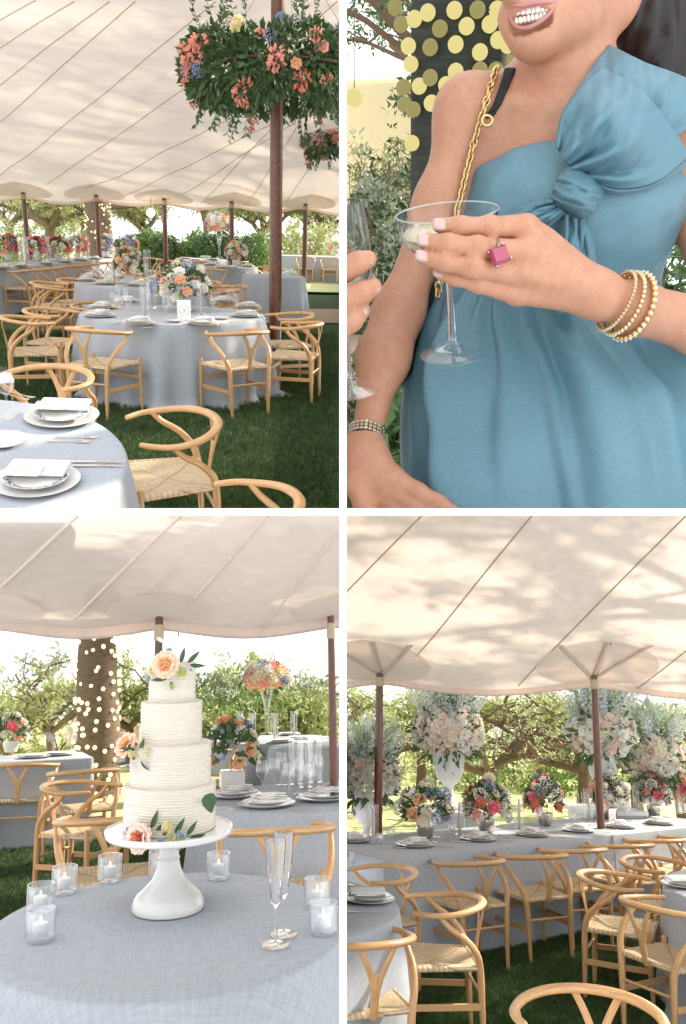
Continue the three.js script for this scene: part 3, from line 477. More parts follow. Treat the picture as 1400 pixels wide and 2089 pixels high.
// tent
function tentRoof(S, label, a0, a1, q0, q1, fv, nu = 60, nv = 40) {
  const t = thing('tent_roof', label, 'tent'); const g = sheet((u, v) => { const q = lerp(q0, q1, v), a = lerp(a0, typeof a1 === 'function' ? a1(q) : a1, u); return S.at(a, q, fv(a, q)); }, nu, nv, (u, v) => [u * 5 * .7, v * (q1 - q0) * .7]);
  part('canvas', g, M.tent, t); const hem = []; for (let i = 0; i <= 40; i++) { const a = lerp(a0, typeof a1 === 'function' ? a1(q1) : a1, i / 40); hem.push(S.at(a, q1, fv(a, q1) - .02)); } part('hem', sweep(hem, .03, { seg: 120, n: 6, flat: [1.3, .3], up: S.U }), M.tent, t);
  t.fv = fv; return t;
}
function roofHit(S, fv, px, py) { const d = ray(px, py); let lo = 1.5, hi = 60; const f = t => { const p = d.clone().multiplyScalar(t), a = p.dot(S.Rt), q = p.dot(S.Fw), v = p.dot(S.U); return fv(a, q) - v; }; for (let i = 0; i < 50; i++) { const m = (lo + hi) / 2; f(m) > 0 ? lo = m : hi = m; } const p = d.multiplyScalar(lo); return { a: p.dot(S.Rt), q: p.dot(S.Fw), p }; }
function roofRope(S, fv, parent, [x0, y0], [x1, y1], rad, name = 'seam_rope', m = M.rope) { const A = roofHit(S, fv, x0, y0), B = roofHit(S, fv, x1, y1), pts = []; for (let i = 0; i <= 10; i++) { const a = lerp(A.a, B.a, i / 10), q = lerp(A.q, B.q, i / 10); pts.push(S.at(a, q, fv(a, q) - rad * .9)); } part(name, sweep(pts, rad, { seg: 24, n: 5, caps: false }), m, parent); }
function roofPatch(S, fv, parent, a0, q0, ra, rq) { const n = 36; const g = sheet((u, v) => { const th = u * 2 * PI, a = a0 + Math.cos(th) * ra * v, q = q0 + Math.sin(th) * rq * v; return S.at(a, q, fv(a, q) - .012); }, n, 4); part('reinforcement_patch', g, M.tentPatch, parent); }
const tlEave = 20, tlPoles = [52, 199, 336, 473, 623];
const tlPoleA = tlPoles.map(px => TL.aq(px, tlEave - .25));
function tlRoof(a, q) { const e = clamp((q - 8) / (tlEave - 8)); let sc = 0; for (let i = -1; i < tlPoleA.length; i++) { const l = i < 0 ? tlPoleA[0] - 1.7 : tlPoleA[i], r = i + 1 < tlPoleA.length ? tlPoleA[i + 1] : tlPoleA[i] + 1.7; if (a >= l && a <= r) sc = -.09 * 4 * ((a - l) / (r - l)) * (1 - (a - l) / (r - l)); } let pk = 0; for (const p of tlPoleA) pk += .10 * Math.exp(-((a - p) * (a - p)) / .5 - (q - tlEave) * (q - tlEave) / 1.2); return .30 + (tlEave - q) * .23 + .018 * Math.pow(tlEave - q, 2) * .12 + sc * e * e * e + pk * .6 + .03 * N(a * .5, q * .4, 3); }
const roofTL = tentRoof(TL, 'pale sailcloth tent roof with tan seam ropes over the round dinner tables', -9, 4.6, 7.2, tlEave, tlRoof, 90, 50);
for (const [a, b] of [[[0, 40], [72, 0]], [[-10, 104], [151, 2]], [[-10, 181], [223, 2]], [[-10, 257], [275, 2]], [[-10, 368], [440, 2]], [[94, 376], [470, 110]], [[150, 400], [500, 224]], [[235, 404], [560, 250]], [[330, 410], [600, 250]], [[410, 414], [640, 170]], [[500, 417], [680, 140]], [[580, 415], [690, 260]], [[560, 110], [688, 2]]]) roofRope(TL, tlRoof, roofTL, a, b, .0062);
for (const a of tlPoleA) roofPatch(TL, tlRoof, roofTL, a, tlEave - .62, .62, .58);
const poleThing = (label, S, a, q, top, r, m = M.darkwood, group = 'slim poles at the tent edge') => { const t = thing('tent_pole', label, 'tent pole', group); S.set(t, a, q); const h = top - S.prof(q); part('shaft', sweep([[0, 0, 0], [0, h * .5, 0], [0, h, 0]], [r, r * 1.08, r * .9], { seg: 6, n: 10 }), m, t); part('ferrule', merge([cyl(r * 1.15, r * 1.15, .09, 12, [0, h - .1, 0]), cyl(r * .4, r * .4, .1, 8, [0, h - .02, 0])]), M.rope, t); return t; };
const tlPoleWords = ['leftmost slim pole by the long flower table', 'slim pole in front of the lit tree trunk', 'slim pole in front of the bright green hedge', 'slim pole beside the tall trumpet vase', 'slim pole right of the thick main pole'];
tlPoleA.forEach((a, i) => poleThing('wooden tent edge pole, ' + tlPoleWords[i], TL, a, tlEave - .25, tlRoof(a, tlEave - .25), .05, M.darkwood, null));
// thick main pole
const mp = TL.hit(562, 720, 0); { const q = 9.6, a = TL.aq(563, q); const t = thing('tent_pole', 'thick dark wooden main pole rising through the hanging flower ring', 'tent pole'); TL.set(t, a, q); const h = 5.1; const g = new THREE.CylinderGeometry(.066, .07, h, 8, 1); part('shaft', xf(g, { p: [0, h / 2, 0] }), M.darkwood, t); part('strap', cyl(.085, .085, .05, 12, [0, 2.88, 0]), M.rope, t); part('spotlight', merge([box(.10, .09, .13, [.05, 2.93, .1], [.3, .5, 0], .01)]), M.white, t); mp.t = t; mp.q = q; mp.a = a; }
// hanging floral ring
const leafWide = xf(leaf1, { s: [1.35, 1, 1] });
function hangingRing(label, S, a0, q0, v0, rad, tube, seed, n, nCl, part2, drops = 8) {
  const t = thing('hanging_flower_ring', label, 'flower installation'), rd = rng(seed); const C = S.at(a0, q0, v0); t.position.copy(C); t.quaternion.copy(S.quat(q0)); const hoop = []; for (let i = 0; i < 24; i++) { const a = i / 24 * 2 * PI; hoop.push([Math.cos(a) * rad, 0, Math.sin(a) * rad]); }
  part('hoop', sweep(hoop, .012, { seg: 48, n: 5, closed: true }), M.darkwood, t);
  const la = [], lb = [], tw = []; const pt = () => { const a = rd() * 2 * PI, th = rd() * 2 * PI, k = tube * (.25 + .85 * Math.sqrt(rd())); const rr = rad + Math.cos(th) * k; const d = v3(Math.cos(a) * Math.cos(th), Math.sin(th) * .9 - .1, Math.sin(a) * Math.cos(th)); return [v3(Math.cos(a) * rr, Math.sin(th) * k * (Math.sin(th) < 0 ? .95 : .72) + .05 * Math.sin(a * 5), Math.sin(a) * rr), d, a]; };
  for (let i = 0; i < n; i++) { const [p, d] = pt(); (i % 3 ? la : lb).push(placeG(leafWide, p, d.add(v3(rd() - .5, -.35 + rd() * .6, rd() - .5)), .06 + .055 * rd(), rd() * 6)); }
  // trailing sprays
  for (let k = 0; k < drops * 3; k++) { const a = rd() * 2 * PI, L = tube * (.5 + 1.1 * rd()), up = rd() < .3; let p = v3(Math.cos(a) * (rad + tube * (rd() - .3)), up ? tube * .8 : -tube * .8, Math.sin(a) * (rad + tube * (rd() - .3))), d = v3(Math.cos(a) * .5, up ? 1 : -1, Math.sin(a) * .5); const pts = [p.clone()]; for (let i = 0; i < 7; i++) { p = p.clone().addScaledVector(d.clone().add(v3(rd() - .5, 0, rd() - .5).multiplyScalar(.7)).normalize(), L / 7); pts.push(p); for (let j = 0; j < 3; j++) la.push(placeG(leaf1, p, v3(rd() - .5, up ? .2 : -.4, rd() - .5), .05 + .035 * rd(), rd() * 6)); } tw.push(sweep(pts, .003, { seg: 6, n: 3, caps: false })); }
  part('stems', merge(tw), M.leafDark, t, 'stuff'); part('foliage', merge(la), M.leafMid, t, 'stuff'); part('foliage', merge(lb), M.leafDark, t, 'stuff');
  const boug = [clusterGeo(31, 26, .062, .050), clusterGeo(32, 22, .056, .050), clusterGeo(33, 16, .046, .048)];
  for (let i = 0; i < nCl; i++) { const a = rd() * 2 * PI, th = rd() * 2.6 - 1.3 , k = tube * (1.08 + .16 * rd()); const base = v3(Math.cos(a) * (rad + Math.cos(th) * k), Math.sin(th) * k * .8, Math.sin(a) * (rad + Math.cos(th) * k)); const m = [M.coral, M.salmon, M.salmon, M.coral][i % 4]; const len = 1 + Math.floor(rd() * 4); for (let j = 0; j < len; j++) bloom('bougainvillea_cluster', boug[(i + j) % 3], m, t, base.clone().add(v3(Math.cos(a) * .03 * j + (rd() - .5) * .07, -.09 * j, Math.sin(a) * .03 * j + (rd() - .5) * .07)), v3(rd() - .5, rd(), rd() - .5), .85 + .5 * rd() - .12 * j); }
  const set = [['rose', roseGeo, M.peach, .05], ['rose', roseGeo, M.cream, .055], ['hydrangea', hydrangeaGeo, M.skyblue, .075], ['hydrangea', hydrangeaGeo, M.ivory, .065], ['rose', roseGeo, M.salmon, .05], ['hydrangea', hydrangeaGeo, M.lilac, .055], ['peony', peonyGeo, M.butter, .055]];
  for (let i = 0; i < part2; i++) { const a = rd() * 2 * PI, th = rd() * 2.2 - .7, k = tube * (1.08 + .12 * rd()); const [nm, g, m, s] = set[i % 7]; const d = v3(Math.cos(a) * Math.cos(th), Math.sin(th) * .8, Math.sin(a) * Math.cos(th)); bloom(nm, g, m, t, v3(Math.cos(a) * rad, 0, Math.sin(a) * rad).addScaledVector(d, k), d, s, rd() * 6); }
  return t;
}
{ const q = mp.q, c = TL.px(590, 142, q), a = c.dot(TL.Rt), v = c.dot(TL.U); const t = hangingRing('large hanging ring of greenery with coral bougainvillea around the main pole', TL, a, q, v, .74, .33, 5, 6500, 36, 84, 16);
  const tops = []; for (const s of [-1, 0, 1]) tops.push(sweep([[s * .7, .1, .3 * Math.abs(s)], [s * .3, .7, .1], [-.12, 1.25, 0]], .004, { seg: 6, n: 4 })); part('suspension_chain', merge(tops), M.rope, t);
  const q2 = 15.5, c2 = TL.px(676, 287, q2); hangingRing('smaller hanging flower ring farther back at the right edge of the tent', TL, c2.dot(TL.Rt) + .1, q2, c2.dot(TL.U), .38, .20, 15, 1700, 26, 34, 6); }
// tables
function roundTable(label, Rr, seed, o, h = .75, m = M.linen) { const t = thing('round_table', label, 'table'); part('tablecloth', clothRound(Rr, h, seed, o), m, t); part('pedestal', cyl(.05, .05, h - .03, 10, [0, .015 + (h - .03) / 2, 0]), M.darkwood, t); return t; }
const T9 = TL.put(roundTable('round table nine with grey blue cloth and flowers, front centre of upper left scene', .885, 3, { folds: 17, amp: .085, flare: .07, pool: .06 }), 355, 640, 0, .75);
const words9 = { };
for (const [deg, dist, label, sp] of [[-31, 1.2, 'oak wishbone chair with its back to us, left of two before table nine'], [26, 1.2, 'oak wishbone chair with its back to us, right of two before table nine'], [66, 1.22, 'oak wishbone chair at right front of table nine, seen from its side'], [103, 1.18, 'oak wishbone chair right of table nine, next to the thick dark pole'], [-74, 1.32, 'oak wishbone chair standing leftmost at table nine on open turf'], [-104, 1.2, 'oak wishbone chair left of table nine, second from the left front'], [-140, 1.22, 'oak wishbone chair between table nine and the table behind, at left'], [146, 1.2, 'oak wishbone chair on far right side of table nine, mostly hidden by glasses']]) { const a = R(deg); on(chair(label), T9, Math.sin(a) * dist, 0, Math.cos(a) * dist, a + PI + R((deg * 7) % 9)); }
const setAt = (px, py, T, h, g, yaw = 0, soft = true) => { onTop(plate('white dinner plate set on ' + g, 'plates on ' + g), T, h, px, py); onTop((soft ? napkinSoft : napkin)('folded white napkin lying on a plate on ' + g, 'napkins on ' + g), T, h, px, py, yaw); };
const g9 = 'round table nine';
for (const [x, y, w, l] of [[283, 661, .2, 'front left'], [415, 662, -.1, 'front right'], [203, 646, .7, 'left'], [502, 646, -.6, 'right'], [209, 629, 1.2, 'rear left'], [506, 628, -1.1, 'rear right'], [262, 617, 2, 'back left behind the glasses'], [455, 616, .3, 'back right behind the flowers']]) { onTop(plate('white dinner plate at the ' + l + ' of round table nine'), T9, .752, x, y); onTop(napkinSoft('folded white napkin on the ' + l + ' plate of table nine'), T9, .752, x, y, w); }
for (const [x, y] of [[234, 640], [245, 648], [262, 646], [340, 652], [349, 645], [435, 644], [445, 633], [483, 639], [300, 632], [420, 628]]) onTop(wineglass('clear wine glass standing on ' + g9, 'wine glasses on ' + g9), T9, .752, x, y);
for (const [x, y] of [[258, 636], [466, 634], [475, 628], [242, 628]]) onTop(fluteglass('tall clear champagne flute standing on ' + g9, 'flutes on ' + g9), T9, .752, x, y);
for (const [x, y] of [[232, 663], [368, 667], [455, 664]]) onTop(fork('silver fork beside a plate on ' + g9, 'forks on ' + g9), T9, .752, x, y, R(x < 300 ? -30 : 15));
for (const [x, y] of [[313, 669], [467, 661], [487, 657]]) onTop(knife('silver knife beside a plate on ' + g9, 'knives on ' + g9), T9, .752, x, y, R(-50));
for (const [x, y] of [[358, 657], [452, 651]]) onTop(solo('bread_plate', plateGeo(.075), M.ceramic, x < 400 ? 'small bread plate in front of the number nine card' : 'small bread plate between glasses at right on table nine', 'plate'), T9, .752, x, y);
onTop(bouquet('wide pastel centrepiece of cream, blue and peach blooms on round table nine', 'flower arrangement', { seed: 7, r: .25, h: .2, n: 42, pal: PAL.pastel, vase: 'box', sizes: [.036, .058] }), T9, .752, 376, 634);
for (const [x, y, l] of [[297, 644, 'left of the flowers'], [411, 641, 'right of the flowers'], [392, 622, 'behind the flowers'], [310, 628, 'half behind the flowers at left']]) onTop(hurricane('taper candle in glass cylinder on table nine, ' + l), T9, .752, x, y);
{ // table number card
  const cv = document.createElement('canvas'); cv.width = 200; cv.height = 300; const c = cv.getContext('2d'); c.fillStyle = '#f6f3ec'; c.fillRect(0, 0, 200, 300); c.fillStyle = '#8d8f92'; c.font = '90px serif'; c.textAlign = 'center'; c.fillText('9', 100, 190); c.strokeStyle = '#a9ad9f'; c.lineWidth = 5; for (const s of [-1, 1]) { c.beginPath(); c.arc(100, 155, 72, s < 0 ? PI * .55 : -PI * .45, s < 0 ? PI * 1.4 : PI * .45); c.stroke(); for (let i = 0; i < 9; i++) { const a = (s < 0 ? PI * .58 : -PI * .4) + i * .28; c.beginPath(); c.ellipse(100 + Math.cos(a) * 76, 155 + Math.sin(a) * 76, 9, 4, a + 1, 0, 6.3); c.fillStyle = '#a9ad9f'; c.fill(); } }
  const tx = new THREE.CanvasTexture(cv); tx.colorSpace = THREE.SRGBColorSpace; const t = thing('table_number_card', 'upright white card printed with number 9 and a leaf wreath', 'table card'); part('card', box(.12, .178, .012, [0, .09, 0], null, .002), M.card, t); part('print', xf(new THREE.PlaneGeometry(.118, .176), { p: [0, .09, .0075] }), mat([1, 1, 1], .8, { map: tx }), t); onTop(t, T9, .752, 376, 653, 0);
}
// table behind table nine
const T8 = TL.put(roundTable('round table with cream flowers directly behind table nine at left', .9, 8, { folds: 15, amp: .05 }), 290, 579, 0, .75);
const g8 = 'the table behind table nine';
for (const [deg, dist, label] of [[-62, 1.22, 'oak wishbone chair at the front left of the second table'], [-92, 1.22, 'oak wishbone chair at the left side of the second table'], [-128, 1.2, 'oak wishbone chair at the rear left of the second table'], [60, 1.2, 'oak wishbone chair at the front right of the second table'], [95, 1.2, 'oak wishbone chair at the right side of the second table'], [135, 1.2, 'oak wishbone chair at the rear right of the second table'], [172, 1.2, 'oak wishbone chair on the far side of the second table']]) { const a = R(deg); on(chair(label), T8, Math.sin(a) * dist, 0, Math.cos(a) * dist, a + PI + R((deg * 5) % 11)); }
for (const [x, y, w] of [[214, 580, .3], [176, 573, .8], [183, 566, 1.3], [280, 583, .2], [350, 580, -.5], [318, 569, 0]]) setAt(x, y, T8, .752, g8, w);
for (const [x, y] of [[196, 573], [205, 577], [201, 570], [240, 582], [310, 578], [320, 585], [330, 570]]) onTop(wineglass('clear wine glass standing on ' + g8, 'wine glasses on ' + g8), T8, .752, x, y);
onTop(bouquet('cream and yellow centrepiece on the table behind table nine', 'flower arrangement', { seed: 17, r: .2, h: .2, n: 30, pal: PAL.cream, sizes: [.04, .06] }), T8, .752, 265, 578);
for (const [x, y, l] of [[233, 577, 'leftmost of three'], [243, 572, 'middle of three'], [302, 580, 'right of the cream flowers']]) onTop(tallHurricane('tall glass candle cylinder on the second table, ' + l), T8, .752, x, y);
{ const t = thing('table_number_card', 'plain white number card standing on the table behind table nine', 'table card'); part('card', box(.13, .17, .012, [0, .086, 0], null, .002), M.card, t); part('print', xf(new THREE.TorusGeometry(.045, .003, 5, 24), { p: [0, .09, .008], s: [1, 1, .3] }), M.leafOlive, t); onTop(t, T8, .752, 223, 577, 0); }
// cocktail table at right
const T7 = TL.put(roundTable('small round cloth table with votive candles behind the thick pole', .54, 12, { folds: 13, amp: .045, flare: .07 }), 558, 562, 0, .75);
for (const [x, y] of [[506, 561], [520, 562], [541, 561], [548, 563], [580, 562], [586, 559], [603, 561], [594, 557]]) onTop(votive('small glass votive candle on the cloth table behind the pole', 'votives on the table behind the pole'), T7, .752, x, y);
// back tables
const T6 = TL.put(roundTable('round table in the middle distance with a low cream bouquet', .62, 14, { folds: 12 }), 462, 543, 0, .75);
onTop(bouquet('cream and yellow bouquet on the middle distance round table', 'flower arrangement', { seed: 27, r: .22, h: .2, n: 24, pal: PAL.cream, sizes: [.05, .07] }), T6, .752, 482, 541);
for (const [x, y] of [[430, 541], [452, 547], [505, 544], [475, 548]]) setAt(x, y, T6, .752, 'the middle distance table');
for (const [deg, l] of [[-20, 'in front of it'], [70, 'at its right'], [-80, 'at its left'], [120, 'at its far right']]) { const a = R(deg); on(chair('small distant oak chair by the middle distance round table, ' + l), T6, Math.sin(a) * .95, 0, Math.cos(a) * .95, a + PI); }
const T5 = TL.put(roundTable('far round table carrying the tall trumpet vase of flowers', .6, 15, { folds: 12 }), 412, 528, 0, .75);
{ const t = thing('tall_flower_vase', 'tall clear trumpet vase topped by a ball of yellow and lilac flowers', 'flower arrangement'), rd = rng(44);
  part('vase', lathe([[.1, .0], [.1, .012], [.03, .03], [.03, .25], [.06, .5], [.12, .72], [.115, .72], [.05, .48], [0, .3]], 20), M.glass, t); const lf = []; for (let i = 0; i < 90; i++) { const d = v3(rd() - .5, rd() - .45, rd() - .5).normalize(); lf.push(placeG(leaf1, v3(0, .86, 0).addScaledVector(d, .22), d, .12, rd() * 6)); } part('foliage', merge(lf), M.leafMid, t, 'stuff');
  for (let i = 0; i < 52; i++) { const y = 1 - (i + .5) / 52 * 1.7, a = i * 2.4, s = Math.sqrt(1 - y * y), d = v3(Math.cos(a) * s, y, Math.sin(a) * s); const [nm, g, m] = PAL.pastel[Math.floor(rd() * 9)]; bloom(nm, g, m, t, v3(0, .88, 0).add(d.clone().multiply(v3(.33, .22, .33))), d, .07 + .03 * rd()); } onTop(t, T5, .752, 448, 526); t.scale.setScalar(.92); t.updateMatrixWorld(true); }
for (const [x, y] of [[380, 528], [400, 531], [420, 525], [435, 530]]) onTop(plate('white plate on the far table with the trumpet vase', 'plates by the trumpet vase'), T5, .752, x, y);
for (const [deg, l] of [[0, 'in front'], [-60, 'left'], [60, 'right']]) { const a = R(deg); on(chair('tiny distant oak chair at the trumpet vase table, ' + l), T5, Math.sin(a) * .9, 0, Math.cos(a) * .9, a + PI); }
for (const [x, y, l] of [[300, 540, 'left of the tall vase, nearest'], [385, 545, 'between the second table and the tall vase']]) TL.put(chair('distant oak chair on the turf ' + l), x, y + 15, R(160), .4);
// long table at left
function longTable(label, A, B, W, seed, S, end = 0) { const t = thing('long_table', label, 'table'); const d = B.p.clone().sub(A.p), L = d.length(); part('tablecloth', clothBox(L, W, .75, seed, { folds: Math.round(L * 5) }), M.linen, t); const mid = A.p.clone().add(B.p).multiplyScalar(.5); const yaw = -Math.atan2(-(B.q - A.q), B.a - A.a); const q = (A.q + B.q) / 2; t.quaternion.copy(S.quat(q, 0)); const up = v3(0, 1, 0).applyQuaternion(t.quaternion); const wp = mid.clone().addScaledVector(up, -.75); const dir = d.clone().addScaledVector(up, -d.dot(up)).normalize(), back = v3().crossVectors(up, dir).normalize(); t.quaternion.setFromRotationMatrix(new THREE.Matrix4().makeBasis(dir, up, v3().crossVectors(dir, up))); t.position.copy(wp).addScaledVector(back, W / 2); part('underframe', box(L * .9, .05, W * .6, [0, .69, 0]), M.darkwood, t); t.L = L; t.updateMatrixWorld(true); return t; }
const LT = longTable('long cloth table at far left lined with pink and coral bouquets', TL.hit(-50, 552, .75), TL.hit(250, 526, .75), .9, 31, TL);
{ const bq = [[18, 533, 'leftmost, coral and white'], [78, 534, 'second from the left'], [120, 533, 'third from the left'], [160, 529, 'fourth from the left'], [215, 525, 'fifth, before the lit trunk'], [266, 523, 'farthest right']]; bq.forEach(([x, y, l], i) => onTop(bouquet('pink and red bouquet on the long left table, ' + l, 'flower arrangement', { seed: 60 + i, r: .2, h: .2, n: 24, pal: i === 5 ? PAL.pastel : i % 2 ? PAL.pink : PAL.warm, vase: 'bowl', sizes: [.045, .07] }), LT, .752, x, y - 2));
  for (const x of [10, 45, 95, 132, 165, 195, 222]) setAt(x, 548 - x * .098, LT, .752, 'the long left table', .2);
  for (const [x, y] of [[46, 538], [55, 536], [100, 533], [140, 531], [180, 528]]) onTop(tallHurricane('slim glass candle cylinder on the long left table', 'candle cylinders on the long left table'), LT, .752, x, y);
  const wl = ['first from the left edge', 'second', 'third', 'fourth', 'fifth', 'sixth', 'seventh, farthest']; for (let i = 0; i < 7; i++) { const x = lerp(-LT.L * .34, LT.L * .47, i / 6); on(chair('oak chair drawn up to the long left flower table, ' + wl[i]), LT, x, 0, .72, PI + R(i % 2 ? 4 : -5)); } }
// long table at back right
const RT = longTable('distant long cloth table at the right edge with chairs in front', TL.hit(572, 521, .75), TL.hit(760, 527, .75), .9, 35, TL);
for (const [x, i] of [[-1.0, 0], [.1, 1]]) on(chair(i ? 'distant oak chair at the extreme right in front of the back table' : 'distant oak chair facing the back right table, left of two'), RT, x * .62, 0, .7, PI);
for (const [x, y, l] of [[622, 519, 'left'], [684, 520, 'right']]) onTop(bouquet('low white bouquet on the distant right table, ' + l, 'flower arrangement', { seed: x, r: .24, h: .14, n: 16, pal: PAL.cream, sizes: [.05, .08] }), RT, .752, x, y);
// garden behind
{ for (let i = 0; i < 15; i++) { const px = 236 + i * 20 + (i % 3) * 4; const s = shrub('bright green hedge shrub behind the tables, ' + (['first', 'second', 'third', 'fourth', 'fifth', 'sixth', 'seventh', 'eighth', 'ninth', 'tenth', 'eleventh', 'twelfth', 'thirteenth', 'fourteenth', 'fifteenth'][i]) + ' from the left', { seed: i, w: .7, h: .95 + .35 * ((i * 7) % 5) / 4, n: 420, m: i % 3 ? M.leafBright : M.leafMid, group: 'shrubs of the bright hedge', s: .9 }); TL.set(s, TL.aq(px, 25), 25 + (i % 3) * .4, i); }
  const oak = tree('bare spreading oak with pale twisting branches at far left', { seed: 4, h: 6.4, r0: .2, levels: 5, spread: 1.15, leaves: 900, leafMat: M.leafPale, bark: M.barkPale, trunkFrac: .22 }); TL.set(oak, TL.aq(100, 26), 26);
  const tr = thing('garden_tree', 'thick tree trunk wound with fairy lights behind the left table', 'tree trunk'); const rr = y => .34 - .02 * y + .09 * Math.exp(-y * 2.2); part('trunk', sweep([[0, -.1, 0], [.03, 1, 0], [-.04, 2.4, .05], [.05, 4.2, 0]], x => rr(x * 4.2), { seg: 24, n: 14 }), M.bark, tr); part('limb', sweep([[0, 3.2, 0], [.8, 4, .2], [1.8, 4.9, .3]], [.2, .14, .08], { seg: 8, n: 8 }), M.bark, tr); TL.set(tr, TL.aq(200, 23), 23); wrapLights('warm fairy lights wound round the thick trunk in the upper left scene', tr, 3.4, rr, 240, 3, .022);
  const back = [[20, 31, 6.5, 11], [170, 33, 7, 12], [300, 31, 6.5, 13], [420, 34, 7.5, 14], [530, 30, 6.5, 15], [650, 31, 6.8, 16]]; const bw = ['at the left edge', 'behind the lit trunk', 'above the hedge, left half', 'above the hedge, right half', 'behind the thick pole', 'at the right edge'];
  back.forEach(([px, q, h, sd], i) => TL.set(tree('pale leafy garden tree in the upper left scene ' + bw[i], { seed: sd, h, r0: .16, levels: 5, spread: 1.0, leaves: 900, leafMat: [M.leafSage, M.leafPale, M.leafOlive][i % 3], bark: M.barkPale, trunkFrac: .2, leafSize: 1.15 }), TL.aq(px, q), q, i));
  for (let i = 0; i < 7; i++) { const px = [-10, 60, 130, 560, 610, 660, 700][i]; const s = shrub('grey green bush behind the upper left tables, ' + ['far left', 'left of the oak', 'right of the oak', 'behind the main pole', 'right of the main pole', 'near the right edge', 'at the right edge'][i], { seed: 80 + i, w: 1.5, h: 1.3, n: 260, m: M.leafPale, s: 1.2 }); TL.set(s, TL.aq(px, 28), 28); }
  // round bulbs hanging at the eave
  const fes = thing('festoon_light', 'glowing round bulb hung from the tent edge near the hedge', 'lamp'); part('cord', cyl(.006, .006, .3, 6, [0, .22, 0]), M.leafDark, fes); part('bulb', sph(.09, [0, 0, 0]), M.bulbHot, fes); fes.position.copy(TL.px(308, 434, 19.5)); }
// foreground table
const TF = TL.put(roundTable('foreground cloth table cut by the left edge, set with patterned plates', .915, 19, { folds: 14, amp: .05 }), -182, 950, 0, .75);
TL.put(chair('large oak wishbone chair in the foreground right of the patterned plates'), 345, 968, R(-78), .44);
TL.put(chair('nearest oak chair, only its curved arm rail showing at bottom centre'), 487, 1030, R(-112), .72);
TL.put(chair('oak chair behind the foreground table at left, its back rail arching'), 88, 775, R(-18), .71);
const blueMap = (() => { const cv = document.createElement('canvas'); cv.width = cv.height = 512; const c = cv.getContext('2d'); c.fillStyle = '#f3f1ec'; c.fillRect(0, 0, 512, 512); const r = rng(6); for (let i = 0; i < 150; i++) { const a = r() * 6.3, d = 190 + r() * 55; c.save(); c.translate(256 + Math.cos(a) * d, 256 + Math.sin(a) * d); c.rotate(r() * 6); c.fillStyle = ['#3c4f86', '#5b6ea5', '#2f3f73'][i % 3]; c.beginPath(); c.ellipse(0, 0, 12 + 8 * r(), 4 + 3 * r(), 0, 0, 6.3); c.fill(); c.restore(); } const t = new THREE.CanvasTexture(cv); t.colorSpace = THREE.SRGBColorSpace; return t; })();
const patternedGeo = (() => { const g = plateGeo(.135); const p = g.attributes.position, u = g.attributes.uv; for (let i = 0; i < p.count; i++) u.setXY(i, .5 + p.getX(i) / .27, .5 + p.getZ(i) / .27); return g; })();
const patMat = mat([1, 1, 1], .18, { map: blueMap, clearcoat: .5 });
for (const [x, y, l] of [[127, 853, 'farther'], [74, 985, 'nearer']]) {
  onTop(solo('charger_plate', plateGeo(.185), M.ceramic, 'broad white charger plate, ' + l + ' one on the foreground table', 'plate'), TF, .752, x, y);
  const p = onTop(solo('patterned_plate', patternedGeo, patMat, 'blue patterned white plate, ' + l + ' one on the foreground table', 'plate'), TF, .768, x, y - 6);
  const n = onTop(solo('napkin', xf(napG, { s: [1.25, .9, 1.25] }), M.napkin, 'folded white napkin on the ' + l + ' patterned plate', 'napkin'), TF, .76, x + 6, y - 14, R(-8));
  const k = thing('menu_card', 'cream menu card with faint script tucked in the ' + l + ' napkin', 'menu card'); part('card', box(.15, .003, .115, [0, 0, 0], null, .001), M.card, k); const ln = []; for (let i = 0; i < 3; i++) ln.push(sweep([[-.03 + i * .006, .0022, -.012 + i * .014], [0, .0022, -.015 + i * .014], [.03 - i * .008, .0022, -.012 + i * .014]], .0012, { seg: 6, n: 4 })); part('script', merge(ln), M.gold, k); onTop(k, TF, .815, x - 26, y - 26, R(-8));
}
onTop(solo('bread_plate', plateGeo(.095), M.ceramic, 'small plain bread plate at the left edge of the foreground table', 'plate'), TF, .752, 8, 905);
onTop(solo('napkin', xf(napG, { s: 1.1 }), M.napkin, 'white napkin at the left edge behind the foreground wine glass', 'napkin'), TF, .75, -15, 792, .3);
const fg = thing('wine_glass', 'large clear wine glass at the left edge of the foreground table', 'wine glass'); part('bowl', lathe(wineProfile.map(([a, b]) => [a * 1.25, b * 1.25]), 32), M.glass, fg); onTop(fg, TF, .752, 18, 850);
for (const [x, y, d, f, l] of [[140, 902, 84, 1, 'fork below the farther plate'], [158, 893, 84, 1, 'second fork below the farther plate'], [30, 810, 52, 1, 'fork beside the foreground wine glass'], [42, 806, 52, 1, 'second fork beside the foreground wine glass'], [200, 944, 88, 0, 'knife right of the nearer plate'], [200, 952, 88, 0, 'second knife right of the nearer plate']]) onTop((f ? fork : knife)('silver ' + l), TF, .752, x, y, R(d + 180));

// tall trees beside the tent whose branches dapple its roof
{ STAGE = null; [[6.0, 14.5, 71, 'nearest of three'], [6.6, 19, 72, 'middle of three'], [8.2, 24, 73, 'farthest of three']].forEach(([a, q, sd, l]) => TL.set(tree('high crowned oak right of the upper left tent, ' + l, { seed: sd, h: 11, r0: .2, levels: 5, spread: 1.1, leaves: 1150, leafMat: M.leafMid, trunkFrac: .42, leafSize: 1.3 }), a, q)); STAGE = TL; }
